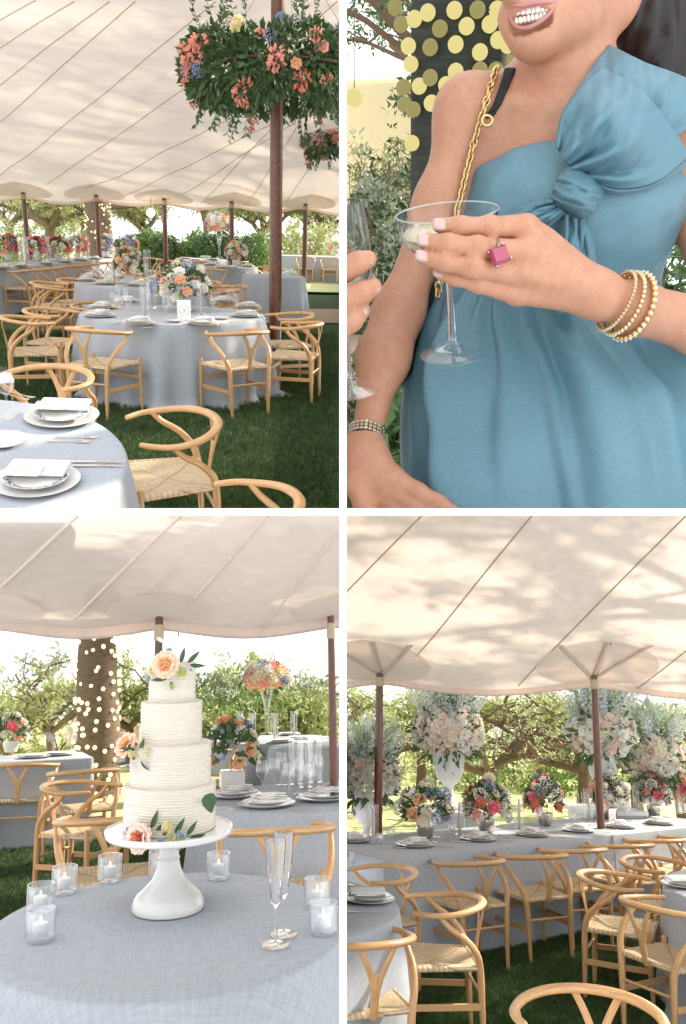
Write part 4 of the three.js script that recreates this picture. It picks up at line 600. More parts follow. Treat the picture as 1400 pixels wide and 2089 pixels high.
// ================= lower right: long flower table at the tent edge =================
const BR = STAGE = stage(1053, 1450, -.022, q => -1.82 - .0 * q, [[X, .002], [nY, .003]]);
ground(BR, 'lawn', -.5, .5, 3.0, 40, M.turf);
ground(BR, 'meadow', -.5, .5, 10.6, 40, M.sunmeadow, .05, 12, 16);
grass(BR, -.27, .27, 3.5, 9, 150000, 22, 'short dark green turf in front of the long flower table', null, .022);
const brEave = 8.9, brPoleA = [BR.aq(774, 8.7), BR.aq(1215, 8.7)], brAll = [brPoleA[0] - 2.3, ...brPoleA, brPoleA[1] + 2.3];
function brRoof(a, q) { const e = clamp((q - 4) / (brEave - 4)); let sc = 0, pk = 0; for (let i = 0; i < 3; i++) { const l = brAll[i], r = brAll[i + 1]; if (a >= l && a <= r) sc = -.05 * 4 * ((a - l) / (r - l)) * (1 - (a - l) / (r - l)); } for (const p of brPoleA) pk += .06 * Math.exp(-((a - p) * (a - p)) / .4 - (q - brEave) * (q - brEave) / .9); return .235 + (brEave - q) * .35 + sc * e * e * e + pk + .02 * N(a * .6, q * .5, 9); }
const roofBR = tentRoof(BR, 'sailcloth tent roof with brown seam ropes over the long flower table', -3.2, q => .207 * q + .03, 4.4, brEave, brRoof, 70, 40);
for (const [a, b] of [[[700, 1213], [862, 1049]], [[848, 1338], [1087, 1049]], [[1058, 1398], [1410, 1040]], [[1290, 1412], [1410, 1318]]]) roofRope(BR, brRoof, roofBR, a, b, .0065);
{ const strap = (a0, dx) => { const pts = []; for (let i = 0; i <= 6; i++) { const q = brEave - .1 - i * .16, a = a0 + dx * i; pts.push(BR.at(a, q, brRoof(a, q) - .018)); } part('webbing_strap', sweep(pts, .03, { seg: 10, n: 4, flat: [.1, 1], up: BR.U, caps: false }), M.tent, roofBR); };
  for (const a of brPoleA) { roofPatch(BR, brRoof, roofBR, a, brEave - .55, .56, .55); for (const d of [-.06, 0.01, .07]) strap(a, d); } }
poleThing('dark wooden pole left of the large urn at the tent edge', BR, brPoleA[0], 8.7, brRoof(brPoleA[0], 8.7), .04, M.darkwood, null);
poleThing('dark wooden pole in front of the right pair of urns', BR, brPoleA[1], 8.7, brRoof(brPoleA[1], 8.7), .034, M.darkwood, null);
const BT = longTable('long grey cloth table lined with coral bouquets in lower right scene', BR.hit(781, 1752, .75), BR.hit(1470, 1680, .75), .95, 41, BR);
BT.add(part('cloth_overlap', sweep([[BT.L * .1, .75, .49], [BT.L * .1, .4, .515], [BT.L * .1, .02, .53]], .012, { seg: 8, n: 5, flat: [.5, 1], caps: false }), M.linen, BT));
{ const L = BT.L, cw = ['leftmost of the row', 'second from left', 'third from left', 'fourth from left', 'fifth from left', 'rightmost of the row'];
  [[872, 1812, 8], [1010, 1800, 12], [1112, 1790, 14], [1205, 1778, 12], [1300, 1770, 12], [1385, 1765, 14]].forEach(([px, py, dy], i) => { const c = (i < 3 ? chair : chairDark)('oak wishbone chair tucked at the long flower table, ' + cw[i]); BR.put(c, px, py, 0, .44); const l = BT.worldToLocal(c.position.clone()); on(c, BT, l.x, 0, .66 + .04 * (i % 2), PI + R(-dy)); }); }
const gB = 'the long flower table';
[[846, 1726, 'first'], [975, 1714, 'second'], [1086, 1705, 'third'], [1181, 1696, 'fourth'], [1266, 1688, 'fifth'], [1345, 1681, 'sixth'], [722, 1716, 'end']].forEach(([x, y, o], i) => { onTop(plate(o === 'end' ? 'white plate at the left end of the long flower table' : `white plate before the chair row on the long flower table, ${o} from left`), BT, .752, x, y); onTop(napkinSoft(o === 'end' ? 'white napkin at the left end of the long flower table' : `folded napkin on the ${o} plate from left of the long flower table`), BT, .752, x, y, .2 * i); if (i < 6) { onTop(fork(`silver fork right beside the ${o} plate of the long flower table`), BT, .752, x + 52 - i * 4, y + 2, R(40)); onTop(knife(`silver knife left beside the ${o} plate of the long flower table`), BT, .752, x - 46 + i * 3, y + 4, R(40)); } });
{ const bw = ['first from the left', 'second from the left', 'third from the left', 'fourth from the left', 'fifth from the left', 'at the right edge'];
  [[868, 1708, .2, PAL.warm], [992, 1697, .19, PAL.warm], [1112, 1683, .17, PAL.warm], [1245, 1670, .17, PAL.pink], [1335, 1664, .16, PAL.pink], [1398, 1658, .15, PAL.pink]].forEach(([x, y, r, p], i) => onTop(bouquet('coral, white and blue bouquet on the long flower table, ' + bw[i], 'flower arrangement', { seed: 200 + i, r, h: .19, n: 38, pal: p, vase: 'bowl', vm: M.silver, sizes: [.034, .056] }), BT, .752, x, y));
  [[761, 1722, 'leftmost'], [938, 1702, 'between first and second bouquets'], [1060, 1690, 'between second and third bouquets'], [1202, 1672, 'between third and fourth bouquets'], [1302, 1664, 'between fourth and fifth bouquets'], [1384, 1660, 'farthest right']].forEach(([x, y, w]) => onTop(hurricane('grey taper in a glass cylinder on the long flower table, ' + w), BT, .752, x, y));
  [[776, 1720, 'right of the leftmost taper'], [797, 1710, 'left of the first bouquet'], [745, 1718, 'near the left table end'], [922, 1700, 'right of the first bouquet'], [1046, 1688, 'right of the second bouquet'], [1170, 1676, 'left of the fourth bouquet']].forEach(([x, y, w]) => onTop(votive('small glass votive on the long flower table, ' + w), BT, .752, x, y));
  [[717, 1700], [884, 1718], [892, 1708], [1008, 1704], [980, 1708], [1108, 1690], [1100, 1694], [1160, 1684], [1185, 1680], [1208, 1682], [1282, 1676], [1230, 1682], [1360, 1668], [1320, 1672]].forEach(([x, y]) => onTop(wineglass('clear wine glass standing on the long flower table', 'wine glasses on the long flower table'), BT, .752, x, y));
  [[1178, 1662, 'left of the pole'], [1192, 1660, 'right next to the pole']].forEach(([x, y, w]) => onTop(fluteglass('clear flute on the long flower table ' + w), BT, .752, x, y)); }
{ const k = thing('table_number_card', 'small white number card before the fourth bouquet', 'table card'); part('card', box(.1, .14, .01, [0, .07, 0], null, .002), M.card, k); part('print', xf(new THREE.TorusGeometry(.03, .003, 5, 20), { p: [0, .075, .007], s: [1, 1, .3] }), M.leafOlive, k); onTop(k, BT, .752, 1250, 1682, 0); }
// urns
function urn(label, S, px, q, plinthH, sc, seed, pl = .46) {
  const t = thing('flower_urn', label, 'flower urn'), rd = rng(seed); S.set(t, S.aq(px, q), q, .3);
  const w = pl; part('plinth', merge([box(w, plinthH - .08, w, [0, plinthH / 2, 0], null, .006), box(w + .08, .05, w + .08, [0, plinthH - .025, 0], null, .01), box(w + .08, .06, w + .08, [0, .03, 0], null, .01)]), M.plaster, t);
  const y0 = plinthH, prof = curve([[0, .13], [.03, .135], [.06, .10], [.13, .052], [.2, .045], [.24, .06], [.3, .115], [.4, .15], [.5, .165], [.56, .172], [.58, .2], [.6, .2]]);
  const nu = 72, nv = 40; const g = weldSeam(sheet((u, v) => { const a = u * 2 * PI, y = v * .6; const fl = (y > .27 && y < .55) ? .007 * Math.abs(Math.sin(a * 12)) : 0; const r = (prof(y) + fl) * sc; return v3(Math.sin(a) * r, y0 + y * sc, Math.cos(a) * r); }, nu, nv), nu, nv);
  part('urn', merge([g, box(.3 * sc, .03, .3 * sc, [0, y0 + .01, 0], null, .004)]), M.plaster, t);
  const cy = y0 + .68 * sc, rb = .37 * sc, lf = [];
  for (let i = 0; i < 260; i++) { const d = v3(rd() - .5, rd() - .55, rd() - .5).normalize(); lf.push(placeG(leaf1, v3(0, cy + .12 * sc, 0).addScaledVector(d, rb * (.6 + .45 * rd())), d.clone().add(v3(0, -.3 + .5 * rd(), 0)), .08 + .05 * rd(), rd() * 6)); }
  part('foliage', merge(lf), M.leafMid, t, 'stuff');
  const pl2 = [['rose', roseGeo, M.ivory], ['rose', roseGeo, M.ivory], ['peony', peonyGeo, M.ivory], ['rose', roseGeo, M.cream], ['rose', roseGeo, M.paleblush], ['hydrangea', hydrangeaGeo, M.ivory], ['rose', roseGeo, M.paleblush], ['peony', peonyGeo, M.ivory]];
  for (let i = 0; i < 118; i++) { const y = .78 - (i + .5) / 118 * 1.5, a = i * 2.39996, s = Math.sqrt(Math.max(.02, 1 - y * y)); const d = v3(Math.cos(a) * s, y * .82, Math.sin(a) * s); const [nm, g2, m] = pl2[Math.floor(rd() * 8)]; bloom(nm, g2, m, t, v3(0, cy + .13 * sc, 0).addScaledVector(d, rb * (.88 + .2 * rd())), d, sc * (.044 + .026 * rd()), rd() * 6); }
  const st = [], lg = [];
  for (let i = 0; i < 66; i++) { const a = i * 2.4 + rd() * .5, tl = Math.sqrt((i + .5) / 66) * .95, d = v3(Math.cos(a) * tl, 1.05 + rd() * .2, Math.sin(a) * tl).normalize(); const s = sc * (1.2 + .6 * rd()) * (1.1 - tl * .35); bloom('delphinium_spike', spikes[i % 3], [M.iceblue, M.ivory, M.palegreen, M.iceblue, M.ivory, M.skypale][i % 6], t, v3(Math.cos(a) * rb * .5 * tl, cy + .16 * sc, Math.sin(a) * rb * .5 * tl), d, s * .82, rd() * 6); for (let j = 0; j < 5; j++) lg.push(placeG(leaf1, v3(0, cy + .2 * sc, 0).addScaledVector(d, sc * (.1 + .45 * rd())).add(v3((rd() - .5) * .2, 0, (rd() - .5) * .2)), d.clone().add(v3(rd() - .5, rd() * .4, rd() - .5)), .09 + .05 * rd(), rd() * 6)); }
  part('spike_leaves', merge(lg), M.leafSage, t, 'stuff'); return t;
}
urn('white urn of roses and pale delphinium at the left edge, partly behind the pole', BR, 752, 9.4, .36, .92, 2);
urn('largest white urn bursting with pale blue delphinium on a wide white plinth', BR, 915, 9.5, .78, 1.0, 3, .6);
urn('white urn of delphinium directly behind the right tent pole', BR, 1224, 9.9, .82, .97, 4, .6);
urn('white urn of cream roses and delphinium right of the right pole', BR, 1325, 10.3, .6, .92, 5);
// round tables at both sides with their chairs
const BL1 = BR.put(roundTable('round cloth table cut by the left edge of the lower right scene', .915, 51, { folds: 13, amp: .05 }), 478, 1840, 0, .75);
const BR1 = BR.put(roundTable('round cloth table cut by the right edge of the lower right scene', .915, 52, { folds: 13, amp: .05 }), 1672, 1822, 0, .75);
onTop(plate('white plate on the round table at the left edge of the lower right scene'), BL1, .752, 752, 1838); onTop(napkin('rolled white napkin on the plate at the left edge table'), BL1, .752, 750, 1835, .2);
onTop(plate('white plate on the round table at the right edge of the lower right scene'), BR1, .752, 1398, 1808); onTop(napkin('white napkin on the plate at the right edge table'), BR1, .752, 1392, 1806, .3);
onTop(wineglass('wine glass cut by the left edge on the lower right scene table'), BL1, .752, 712, 1806); onTop(fork('silver fork before the plate on the left edge table'), BL1, .752, 745, 1862, R(100)); onTop(knife('silver knife below the plate on the right edge table'), BR1, .752, 1376, 1820, R(90));
BR.put(chair('oak chair at the left edge table standing open to the left, turf around its legs'), 893, 1948, R(-76), .44);
BR.put(chair('oak chair behind the left edge table, partly hidden by the next chair'), 768, 1784, R(-48), .71);
BR.put(chair('oak chair cut by the lower left corner of the lower right scene'), 728, 2035, R(-148), .44);
BR.put(chair('oak chair at right with pale seat facing the right edge table'), 1268, 1886, R(76), .44);
BR.put(chairDark('oak chair behind the right edge table below the chair row'), 1345, 1766, R(48), .71);
BR.put(chair('oak chair at the lower right in front of the right edge table'), 1372, 1950, R(128), .44);
BR.put(chair('nearest oak chair of the lower right scene, only its arched rail showing'), 1200, 2082, R(-12), .70);
// garden
{ const list = [[735, 15, 4.6, 21], [860, 17, 5.0, 22], [985, 14.5, 4.6, 23], [1090, 17.5, 5.2, 24], [1180, 15.5, 4.6, 25], [1290, 17, 5, 26], [1385, 14.5, 4.7, 27]], w = ['at the left edge', 'behind the largest urn', 'right of the largest urn', 'in the middle gap', 'left of the right pole', 'behind the right urns', 'at the right edge'];
  list.forEach(([px, q, h, sd], i) => BR.set(tree('tangled oak with bare twisting branches ' + w[i] + ' of the lower right scene', { seed: sd, h, r0: .13, levels: 5, spread: 1.35, leaves: 130, leafMat: [M.leafPale, M.leafOlive][i % 2], bark: M.bark, trunkFrac: .2, leafSize: .8, kids: 4, droop: .03 }), BR.aq(px, q), q, i * 1.3));
  for (let i = 0; i < 9; i++) { const px = 715 + i * 85; BR.set(shrub('sunlit yellow green bush behind the urns, ' + ['first', 'second', 'third', 'fourth', 'fifth', 'sixth', 'seventh', 'eighth', 'ninth'][i] + ' from left', { seed: 300 + i, w: 1.7, h: 1.1, n: 260, m: i % 2 ? M.leafPale : M.leafBright, s: 1.1 }), BR.aq(px, 20 + (i % 3)), 20 + (i % 3), i); }
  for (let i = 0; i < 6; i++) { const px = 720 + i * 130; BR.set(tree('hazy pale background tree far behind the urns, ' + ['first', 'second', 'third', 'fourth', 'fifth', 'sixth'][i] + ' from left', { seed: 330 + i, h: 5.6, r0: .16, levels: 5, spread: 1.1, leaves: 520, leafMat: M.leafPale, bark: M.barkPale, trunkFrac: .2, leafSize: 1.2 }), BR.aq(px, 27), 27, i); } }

STAGE = null;
// tall trees right of the tent, whose leaves dapple its roof and the turf
BR.set(tree('tall leafy oak just right of the tent in the lower right scene', { seed: 61, h: 10, r0: .24, levels: 5, spread: 1.05, leaves: 1500, leafMat: M.leafMid, trunkFrac: .34, leafSize: 1.5 }), 5.6, 8.9);
BR.set(tree('second leafy oak right of the tent, nearer to the viewer', { seed: 62, h: 9.5, r0: .22, levels: 5, spread: 1.05, leaves: 800, leafMat: M.leafMid, trunkFrac: .34, leafSize: 1.5 }), 6.9, 6.4);
// ================= lower left: the wedding cake =================
const BLs = STAGE = stage(346, 1400, .022, q => -1.38 - .065 * Math.max(0, 3.0 - q) + .049 * sstep(4.2, 2.9, q), [[nX, .002], [nY, .003]]);
ground(BLs, 'lawn', -.5, .5, 1.6, 40, M.turf);
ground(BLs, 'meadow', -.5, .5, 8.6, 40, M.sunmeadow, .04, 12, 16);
grass(BLs, -.3, .12, 3.6, 9, 60000, 23, 'short green turf behind the cake table', (a, q) => q < 6.6 && a < lerp(-.62, -1.35, (q - 4.5) / 2.05) || a > .9, .024);
{ const n = 16; for (let i = 0; i < n; i++) { const q = 4.5 + i * .137; struct('floor_board', box(1.6, .03, .134, [0, 0, 0], null, .003), [M.boardA, M.boardB][i % 2] || (M.boardA = mat([1, 1, 1], .6, { map: woodTex([.74, .60, .50], [.84, .72, .62], 15) }), M.boardB = mat([1, 1, 1], .6, { map: woodTex([.70, .57, .47], [.80, .68, .58], 17) }), [M.boardA, M.boardB][i % 2])); const m = scene.children[scene.children.length - 1]; m.position.copy(BLs.g(lerp(-.62, -1.35, i / 15) - .8 - .02 * (i % 3), q, .012)); m.quaternion.copy(BLs.quat(q)); } }
const blEave = 4.9, blPoleA = [BLs.aq(-15, 4.8), BLs.aq(322, 4.8), BLs.aq(688, 4.8)];
function blRoof(a, q) { const e = clamp((q - 3) / (blEave - 3)); let sc = 0, pk = 0; for (let i = 0; i < 2; i++) { const l = blPoleA[i], r = blPoleA[i + 1]; if (a >= l && a <= r) sc = -.03 * 4 * ((a - l) / (r - l)) * (1 - (a - l) / (r - l)); } for (const p of blPoleA) pk += .03 * Math.exp(-((a - p) * (a - p)) / .1 - (q - blEave) * (q - blEave) / .3); return .345 + (blEave - q) * .2 + sc * e * e * e + pk + .012 * N(a * .8, q * .6, 5); }
const roofBL = tentRoof(BLs, 'pale tent roof with broad soft seams above the wedding cake', -2.2, 1.8, 2.4, blEave, blRoof, 60, 36);
for (const [a, b] of [[[-5, 1200], [158, 1049]], [[150, 1262], [368, 1049]], [[372, 1243], [547, 1049]], [[535, 1283], [700, 1075]]]) roofRope(BLs, blRoof, roofBL, a, b, .008, 'seam_rope', M.tentPatch);
for (const a of blPoleA) roofPatch(BLs, blRoof, roofBL, a, blEave - .30, .27, .29);
poleThing('wooden tent pole standing directly behind the wedding cake', BLs, blPoleA[1], 4.8, blRoof(blPoleA[1], 4.8), .024, M.darkwood, null);
poleThing('wooden tent pole at the right edge of the cake scene', BLs, blPoleA[2] - .03, 4.8, blRoof(blPoleA[2], 4.8), .022, M.darkwood, null);
const CT = BLs.put(roundTable('round cake table with pale blue grey linen cloth in the foreground', .468, 71, { folds: 10, amp: .06, flare: .05, nu: 260 }, .75, M.linenPale), 346, 1882, 0, .75);
// stand
const stand = thing('cake_stand', 'glossy white pedestal cake stand with flared bell base', 'cake stand');
part('foot', lathe([[0, .0], [.098, .0], [.1, .004], [.1, .016], [.096, .022], [.094, .03], [.086, .042], [.066, .058], [.046, .08], [.034, .108], [.029, .13], [.0295, .134], [.032, .137], [.0295, .14], [.028, .143], [.0265, .165], [.03, .19], [.05, .199]], 64), M.ceramic, stand);
part('plate', lathe([[0, .196], [.05, .197], [.165, .199], [.176, .201], [.1785, .205], [.1785, .216], [.176, .219], [.172, .2195], [.168, .2165], [0, .2165]], 72), M.ceramic, stand);
onTop(stand, CT, .752, 343, 1853);
const cake = thing('wedding_cake', 'four tier ivory wedding cake with combed buttercream and fresh flowers', 'cake');
M.icing = mat([.66, .60, .51], .32, { clearcoat: .3, clearcoatRoughness: .35, sheen: .2 });
const tiers = [[.128, .0, .122, 16], [.1135, .122, .112, 15], [.0865, .234, .115, 15], [.0665, .349, .112, 15]];
tiers.forEach(([r, y0, h, rid], k) => { const nu = 110, nv = rid * 6 + 14, rd = rng(90 + k); const ph = Array.from({ length: rid + 2 }, () => rd() * 6.28), am = Array.from({ length: rid + 2 }, () => .6 + .8 * rd());
  const g = sheet((u, v) => { const a = u * 2 * PI; let rad, y; if (v < .86) { const t = v / .86; y = y0 + t * h; const w = t * rid + .28 * N(Math.cos(a) * 2.1, Math.sin(a) * 2.1, k * 3 + Math.floor(t * rid) * .31), f = w - Math.floor(w), i = clamp(Math.floor(w), 0, rid + 1); rad = r + .0022 * am[i] * Math.sin(Math.PI * f) * .72 + .0007 * N(Math.cos(a) * 6, Math.sin(a) * 6, t * 30) - .0008; } else { const t = (v - .86) / .14; y = y0 + h + .002 * Math.sin(t * 3) + .001 * N(Math.cos(a) * t * 5, Math.sin(a) * t * 5, k); rad = r * (1 - t * t) * .998 + .0006; if (t < .1) rad = r + .0012 * (1 - t * 10); } return v3(Math.sin(a) * rad, y, Math.cos(a) * rad); }, nu, nv);
  part('cake_tier', weldSeam(g, nu, nv), M.icing, cake); });
on(cake, stand, 0, .2175, 0, 0);
// flowers on the cake: garden roses with deep centres, anemones, delphinium florets, slim leaves
M.apricot = petal([.90, .52, .26]); M.apricotPale = petal([.90, .66, .48]); M.coralDeep = petal([.80, .25, .12]); M.roseBlush = petal([.90, .70, .60]);
const gardenOuter = (() => { const out = [], rd = rng(14); for (const [n, tilt, w, h, off, rad] of [[6, .42, 1.0, .86, .3, .34], [7, .72, 1.05, .84, .1, .38], [7, 1.0, 1.0, .74, .5, .36]]) for (let i = 0; i < n; i++) { const a = i / n * 2 * PI + off + rd() * .2, p = petalPatch(w, h, .22, .16, 5); p.applyMatrix4(new THREE.Matrix4().makeRotationY(a).multiply(new THREE.Matrix4().makeTranslation(0, -.1, rad)).multiply(new THREE.Matrix4().makeRotationX(tilt + rd() * .12))); out.push(p); } return merge(out); })();
const gardenInner = (() => { const out = [], rd = rng(15); for (let i = 0; i < 34; i++) { const a = i * 2.4, k = Math.sqrt(i / 34) * .36, p = petalPatch(.34, .56, .10, .06, 3); p.applyMatrix4(new THREE.Matrix4().makeRotationY(a + rd()).multiply(new THREE.Matrix4().makeTranslation(0, .08, k)).multiply(new THREE.Matrix4().makeRotationX(.05 + k * .9 + rd() * .2))); out.push(p); } return merge(out); })();
const starFloret = (() => { const out = [sph(.12, [0, .05, 0], null, 6)]; for (let i = 0; i < 5; i++) out.push(xf(petalPatch(.62, 1.0, .08, .12, 3), { r: [-1.15, i * 2 * PI / 5, 0] })); return merge(out); })();
const slimLeaf = (() => { const g = sheet((u, v) => { const x = u - .5, w = Math.sin(PI * Math.pow(clamp(v), .8)) * .30; return v3(x * w, v, Math.abs(x) * w * .5 - .22 * v * v); }, 4, 10); return clean(g); })();
function cakeFlowers(label, specs) { const t = thing('cake_flowers', label, 'flowers'); t.position.copy(cake.position); t.quaternion.copy(cake.quaternion); t.updateMatrixWorld(true);
  const loc = (px, py, off = 0) => { // point on the cake's side that the sight line meets, lifted outwards
    const o = t.worldToLocal(v3(0, 0, 0)), d = t.worldToLocal(ray(px, py)).sub(o).normalize(); let best = null; for (const [r, y0, h] of tiers) { const A = d.x * d.x + d.z * d.z, B = 2 * (o.x * d.x + o.z * d.z), C = o.x * o.x + o.z * o.z - r * r, D = B * B - 4 * A * C; if (D < 0) continue; const s = (-B - Math.sqrt(D)) / 2 / A, p = o.clone().addScaledVector(d, s); if (p.y > y0 - .02 && p.y < y0 + h && (!best || s < best.s)) best = { s, p, n: v3(p.x, 0, p.z).normalize() }; }
    if (!best) { const s = -(o.x * d.x + o.z * d.z) / (d.x * d.x + d.z * d.z); const p = o.clone().addScaledVector(d, s - .02); best = { p, n: v3(0, .6, 1).normalize() }; } best.p.addScaledVector(best.n, off); return best; };
  for (let [kind, px, py, s, dx, dy, m1, m2] of specs) { s *= kind === 'leaf' ? 1.15 : kind === 'rose' ? 1.22 : 1.28; const L = loc(px, py, kind === 'leaf' ? .012 : .006 + s * .35); const dir = L.n.clone().add(v3(dx, dy, 0)).normalize();
    if (kind === 'rose') { const o = bloom('garden_rose', gardenOuter, m1, t, L.p, dir, s, px); part('inner_petals', gardenInner, m2, o); }
    else if (kind === 'leaf') { const o = part('leaf', slimLeaf, M.leafDark, t); o.position.copy(L.p); const q1 = new THREE.Quaternion().setFromUnitVectors(v3(0, 1, 0), v3(dx, dy, .25).normalize()); o.quaternion.copy(q1); o.scale.setScalar(s); }
    else { const g = kind === 'star' ? starFloret : kind === 'anemone' ? anemoneGeo : kind === 'bud' ? peonyGeo : roseGeo; const o = bloom({ star: 'delphinium', anemone: 'anemone', bud: 'ranunculus' }[kind] || 'rose', g, m1, t, L.p, dir, s, py); if (kind === 'anemone') part('eye', sph(.16, [0, .1, 0], null, 8), M.darkEye || (M.darkEye = mat([.08, .05, .03], .7)), o); } }
  return t; }
const LV = (px, py, s, dx, dy) => ['leaf', px, py, s, dx, dy];
cakeFlowers('peach garden rose cluster crowning the cake top', [['rose', 343, 1356, .031, -.1, .15, M.apricotPale, M.apricot], ['star', 332, 1314, .016, -.2, .8, M.iceblue], ['star', 340, 1330, .015, .1, .7, M.lilac], ['star', 308, 1366, .018, -.7, .0, M.iceblue], ['star', 312, 1378, .015, -.6, -.4, M.lilac], ['bud', 322, 1350, .013, -.6, .2, M.lime], ['star', 384, 1366, .015, .6, -.1, M.lilac], ['bud', 369, 1371, .012, .5, -.2, M.lime], ['anemone', 350, 1392, .016, .1, -.6, M.lime], ['bud', 318, 1368, .012, -.3, 0, M.butter], LV(378, 1352, .042, .8, .75), LV(382, 1356, .04, 1, -.12), LV(366, 1352, .04, .25, 1), LV(345, 1380, .042, -1, -.25), LV(335, 1345, .036, -.5, .9)]);
cakeFlowers('peach rose with pale blooms on the left of the second tier', [['rose', 262, 1528, .029, -.9, .35, M.apricotPale, M.apricot], ['anemone', 284, 1545, .022, -.2, 0, M.butter], ['star', 266, 1552, .019, -.6, -.4, M.lilac], ['star', 272, 1562, .018, -.3, -.7, M.lilac], ['bud', 300, 1532, .012, .2, .3, M.cream], LV(290, 1518, .036, -.7, .3), LV(292, 1534, .036, .25, .9), LV(294, 1550, .032, .5, -.8), LV(262, 1558, .03, -1, -.2), LV(284, 1528, .036, -1, .1)]);
cakeFlowers('blush rose, yellow anemone and blue florets at the cake foot', [['rose', 297, 1706, .032, -.2, .2, M.roseBlush, M.coralDeep], ['anemone', 338, 1696, .032, 0, .2, M.butter], ['star', 370, 1704, .02, .2, .2, M.skyblue], ['star', 384, 1713, .019, .4, 0, M.skyblue], ['star', 324, 1714, .019, 0, -.2, M.skyblue], ['star', 274, 1702, .018, -.6, .2, M.lilac], ['bud', 362, 1714, .017, .2, -.1, M.lime], ['bud', 285, 1686, .013, -.2, .6, M.butter], ['bud', 350, 1716, .013, 0, -.2, M.butter], LV(312, 1688, .044, .35, .95), LV(320, 1692, .042, .9, .5), LV(356, 1698, .042, .55, .85), LV(378, 1702, .04, .6, .8), LV(382, 1708, .04, 1, .15), LV(288, 1718, .036, -1, -.1), LV(312, 1718, .036, 1, -.25)]);
{ const t = cakeFlowers('single broad green leaf with pale florets on the right of the lower tier', [['star', 413, 1636, .015, .4, .1, M.iceblue], ['star', 408, 1641, .012, .2, -.3, M.iceblue]]); const g = sheet((u, v) => { const x = (u - .5) * 2, w = .021 * Math.pow(Math.sin(PI * Math.pow(clamp(v * .97 + .015), .62)), .8); return v3(x * w, -v * .048, .006 * (1 - x * x) + .006 * Math.abs(x) + .0012 * Math.sin(v * 22 + Math.abs(x) * 6)); }, 12, 16); const o = part('broad_leaf', g, M.leafDark, t); const c = P(422, 1619, 2.13); o.position.copy(t.worldToLocal(c)); o.rotation.set(-.1, .45, .22); }
// votives and flutes
[[82, 1862, 'second at the left, behind the nearest left one'], [82, 1919, 'nearest at the left front'], [131, 1822, 'third from the front at the left'], [224, 1797, 'at the rear left'], [327, 1788, 'mostly hidden behind the cake stand'], [446, 1792, 'right behind the cake stand'], [648, 1850, 'rear of the two at the right edge'], [660, 1904, 'nearest at the right edge']].forEach(([x, y, w]) => { const o = onTop(votive('ribbed glass votive on the cake table, ' + w), CT, .752, x, y); o.scale.setScalar(1.04); o.updateMatrixWorld(true); });
const crystal = maker(label => { const t = thing('crystal_flute', label, 'flute glass'); const cut = new THREE.LatheGeometry([[.004, .088], [.011, .1], [.014, .118], [.0165, .135], [.0185, .152], [.021, .172]].map(a => new THREE.Vector2(...a)), 12).toNonIndexed(); const p = cut.attributes.position; for (let i = 0; i < p.count; i++) { const y = p.getY(i), a = Math.atan2(p.getX(i), p.getZ(i)), k = 1 + .09 * Math.sin(a * 6 + y * 220) * Math.sin(a * 6 - y * 220); p.setX(i, p.getX(i) * k); p.setZ(i, p.getZ(i) * k); } cut.computeVertexNormals();
  part('bowl', merge([cut, lathe([[.021, .172], [.027, .249], [.0275, .25], [.0255, .249], [.0195, .172], [.0145, .135], [.009, .104], [0, .098]], 36)]), M.glassSolid, t);
  part('stem', xf(new THREE.CylinderGeometry(.0045, .0055, .075, 6, 3), { p: [0, .052, 0] }), M.glassSolid, t);
  const ft = weldSeam(sheet((u, v) => { const a = u * 2 * PI, r = .0338 * v; return v3(Math.sin(a) * r * (1 + .012 * Math.cos(a * 24) * v), .004 + .011 * Math.pow(1 - v, 3) + .0009 * Math.cos(a * 24) * v, Math.cos(a) * r); }, 96, 6), 96, 6); part('foot', merge([ft, lathe([[.0338, .0045], [.0342, .002], [.033, 0], [0, 0]], 48)]), M.glassSolid, t); return t; });
onTop(crystal('cut crystal flute standing nearer on the cake table at right'), CT, .752, 562, 1930); onTop(crystal('cut crystal flute standing just behind another crystal flute'), CT, .752, 579, 1908);
// room behind
const BT2 = BLs.put(roundTable('round set table behind the cake at right, its cloth hanging in folds', .62, 75, { folds: 13, amp: .05 }), 620, 1622, 0, .75), gK = 'the set table behind the cake';
[[545, 1645, 'left'], [660, 1632, 'right'], [690, 1618, 'right edge'], [480, 1626, 'far left']].forEach(([x, y, w]) => { onTop(plate('white plate on the set table behind the cake, ' + w), BT2, .752, x, y); onTop(napkinSoft('white napkin on the ' + w + ' plate of the set table behind the cake'), BT2, .752, x, y, .4); });
onTop(bouquet('peach and cream flowers in a pale vase just right of the cake', 'flower arrangement', { seed: 305, r: .15, h: .17, n: 26, pal: PAL.peachy, vase: 'box', sizes: [.035, .055] }), BT2, .752, 474, 1608);
[[560, 1618], [590, 1634], [610, 1620], [632, 1636], [575, 1602], [650, 1610], [535, 1625]].forEach(([x, y]) => onTop(wineglass('clear wine glass on ' + gK, 'wine glasses on ' + gK), BT2, .752, x, y));
[[604, 1600, 'left'], [624, 1606, 'middle'], [644, 1596, 'right']].forEach(([x, y, w]) => onTop(hurricane('taper candle in glass on the set table behind the cake, ' + w), BT2, .752, x, y));
{ const c = chair('oak chair with its back to us right behind the crystal flutes'); BLs.put(c, 562, 1688, R(176), .715); const c2 = chair('oak chair half seen at the right edge beyond the crystal flutes'); BLs.put(c2, 735, 1700, R(230), .5); }
BLs.put(chair('oak chair left of the cake turned to the right, pale seat catching light'), 168, 1692, R(62), .44);
BLs.put(chair('oak chair just left of the cake, its lower half behind the cake stand'), 226, 1668, R(185), .715);
BLs.put(chair('oak chair before the long table at far left of the cake scene'), 52, 1625, R(172), .44);
BLs.put(chair('oak chair between the long table and the cake at left'), 168, 1630, R(200), .5);
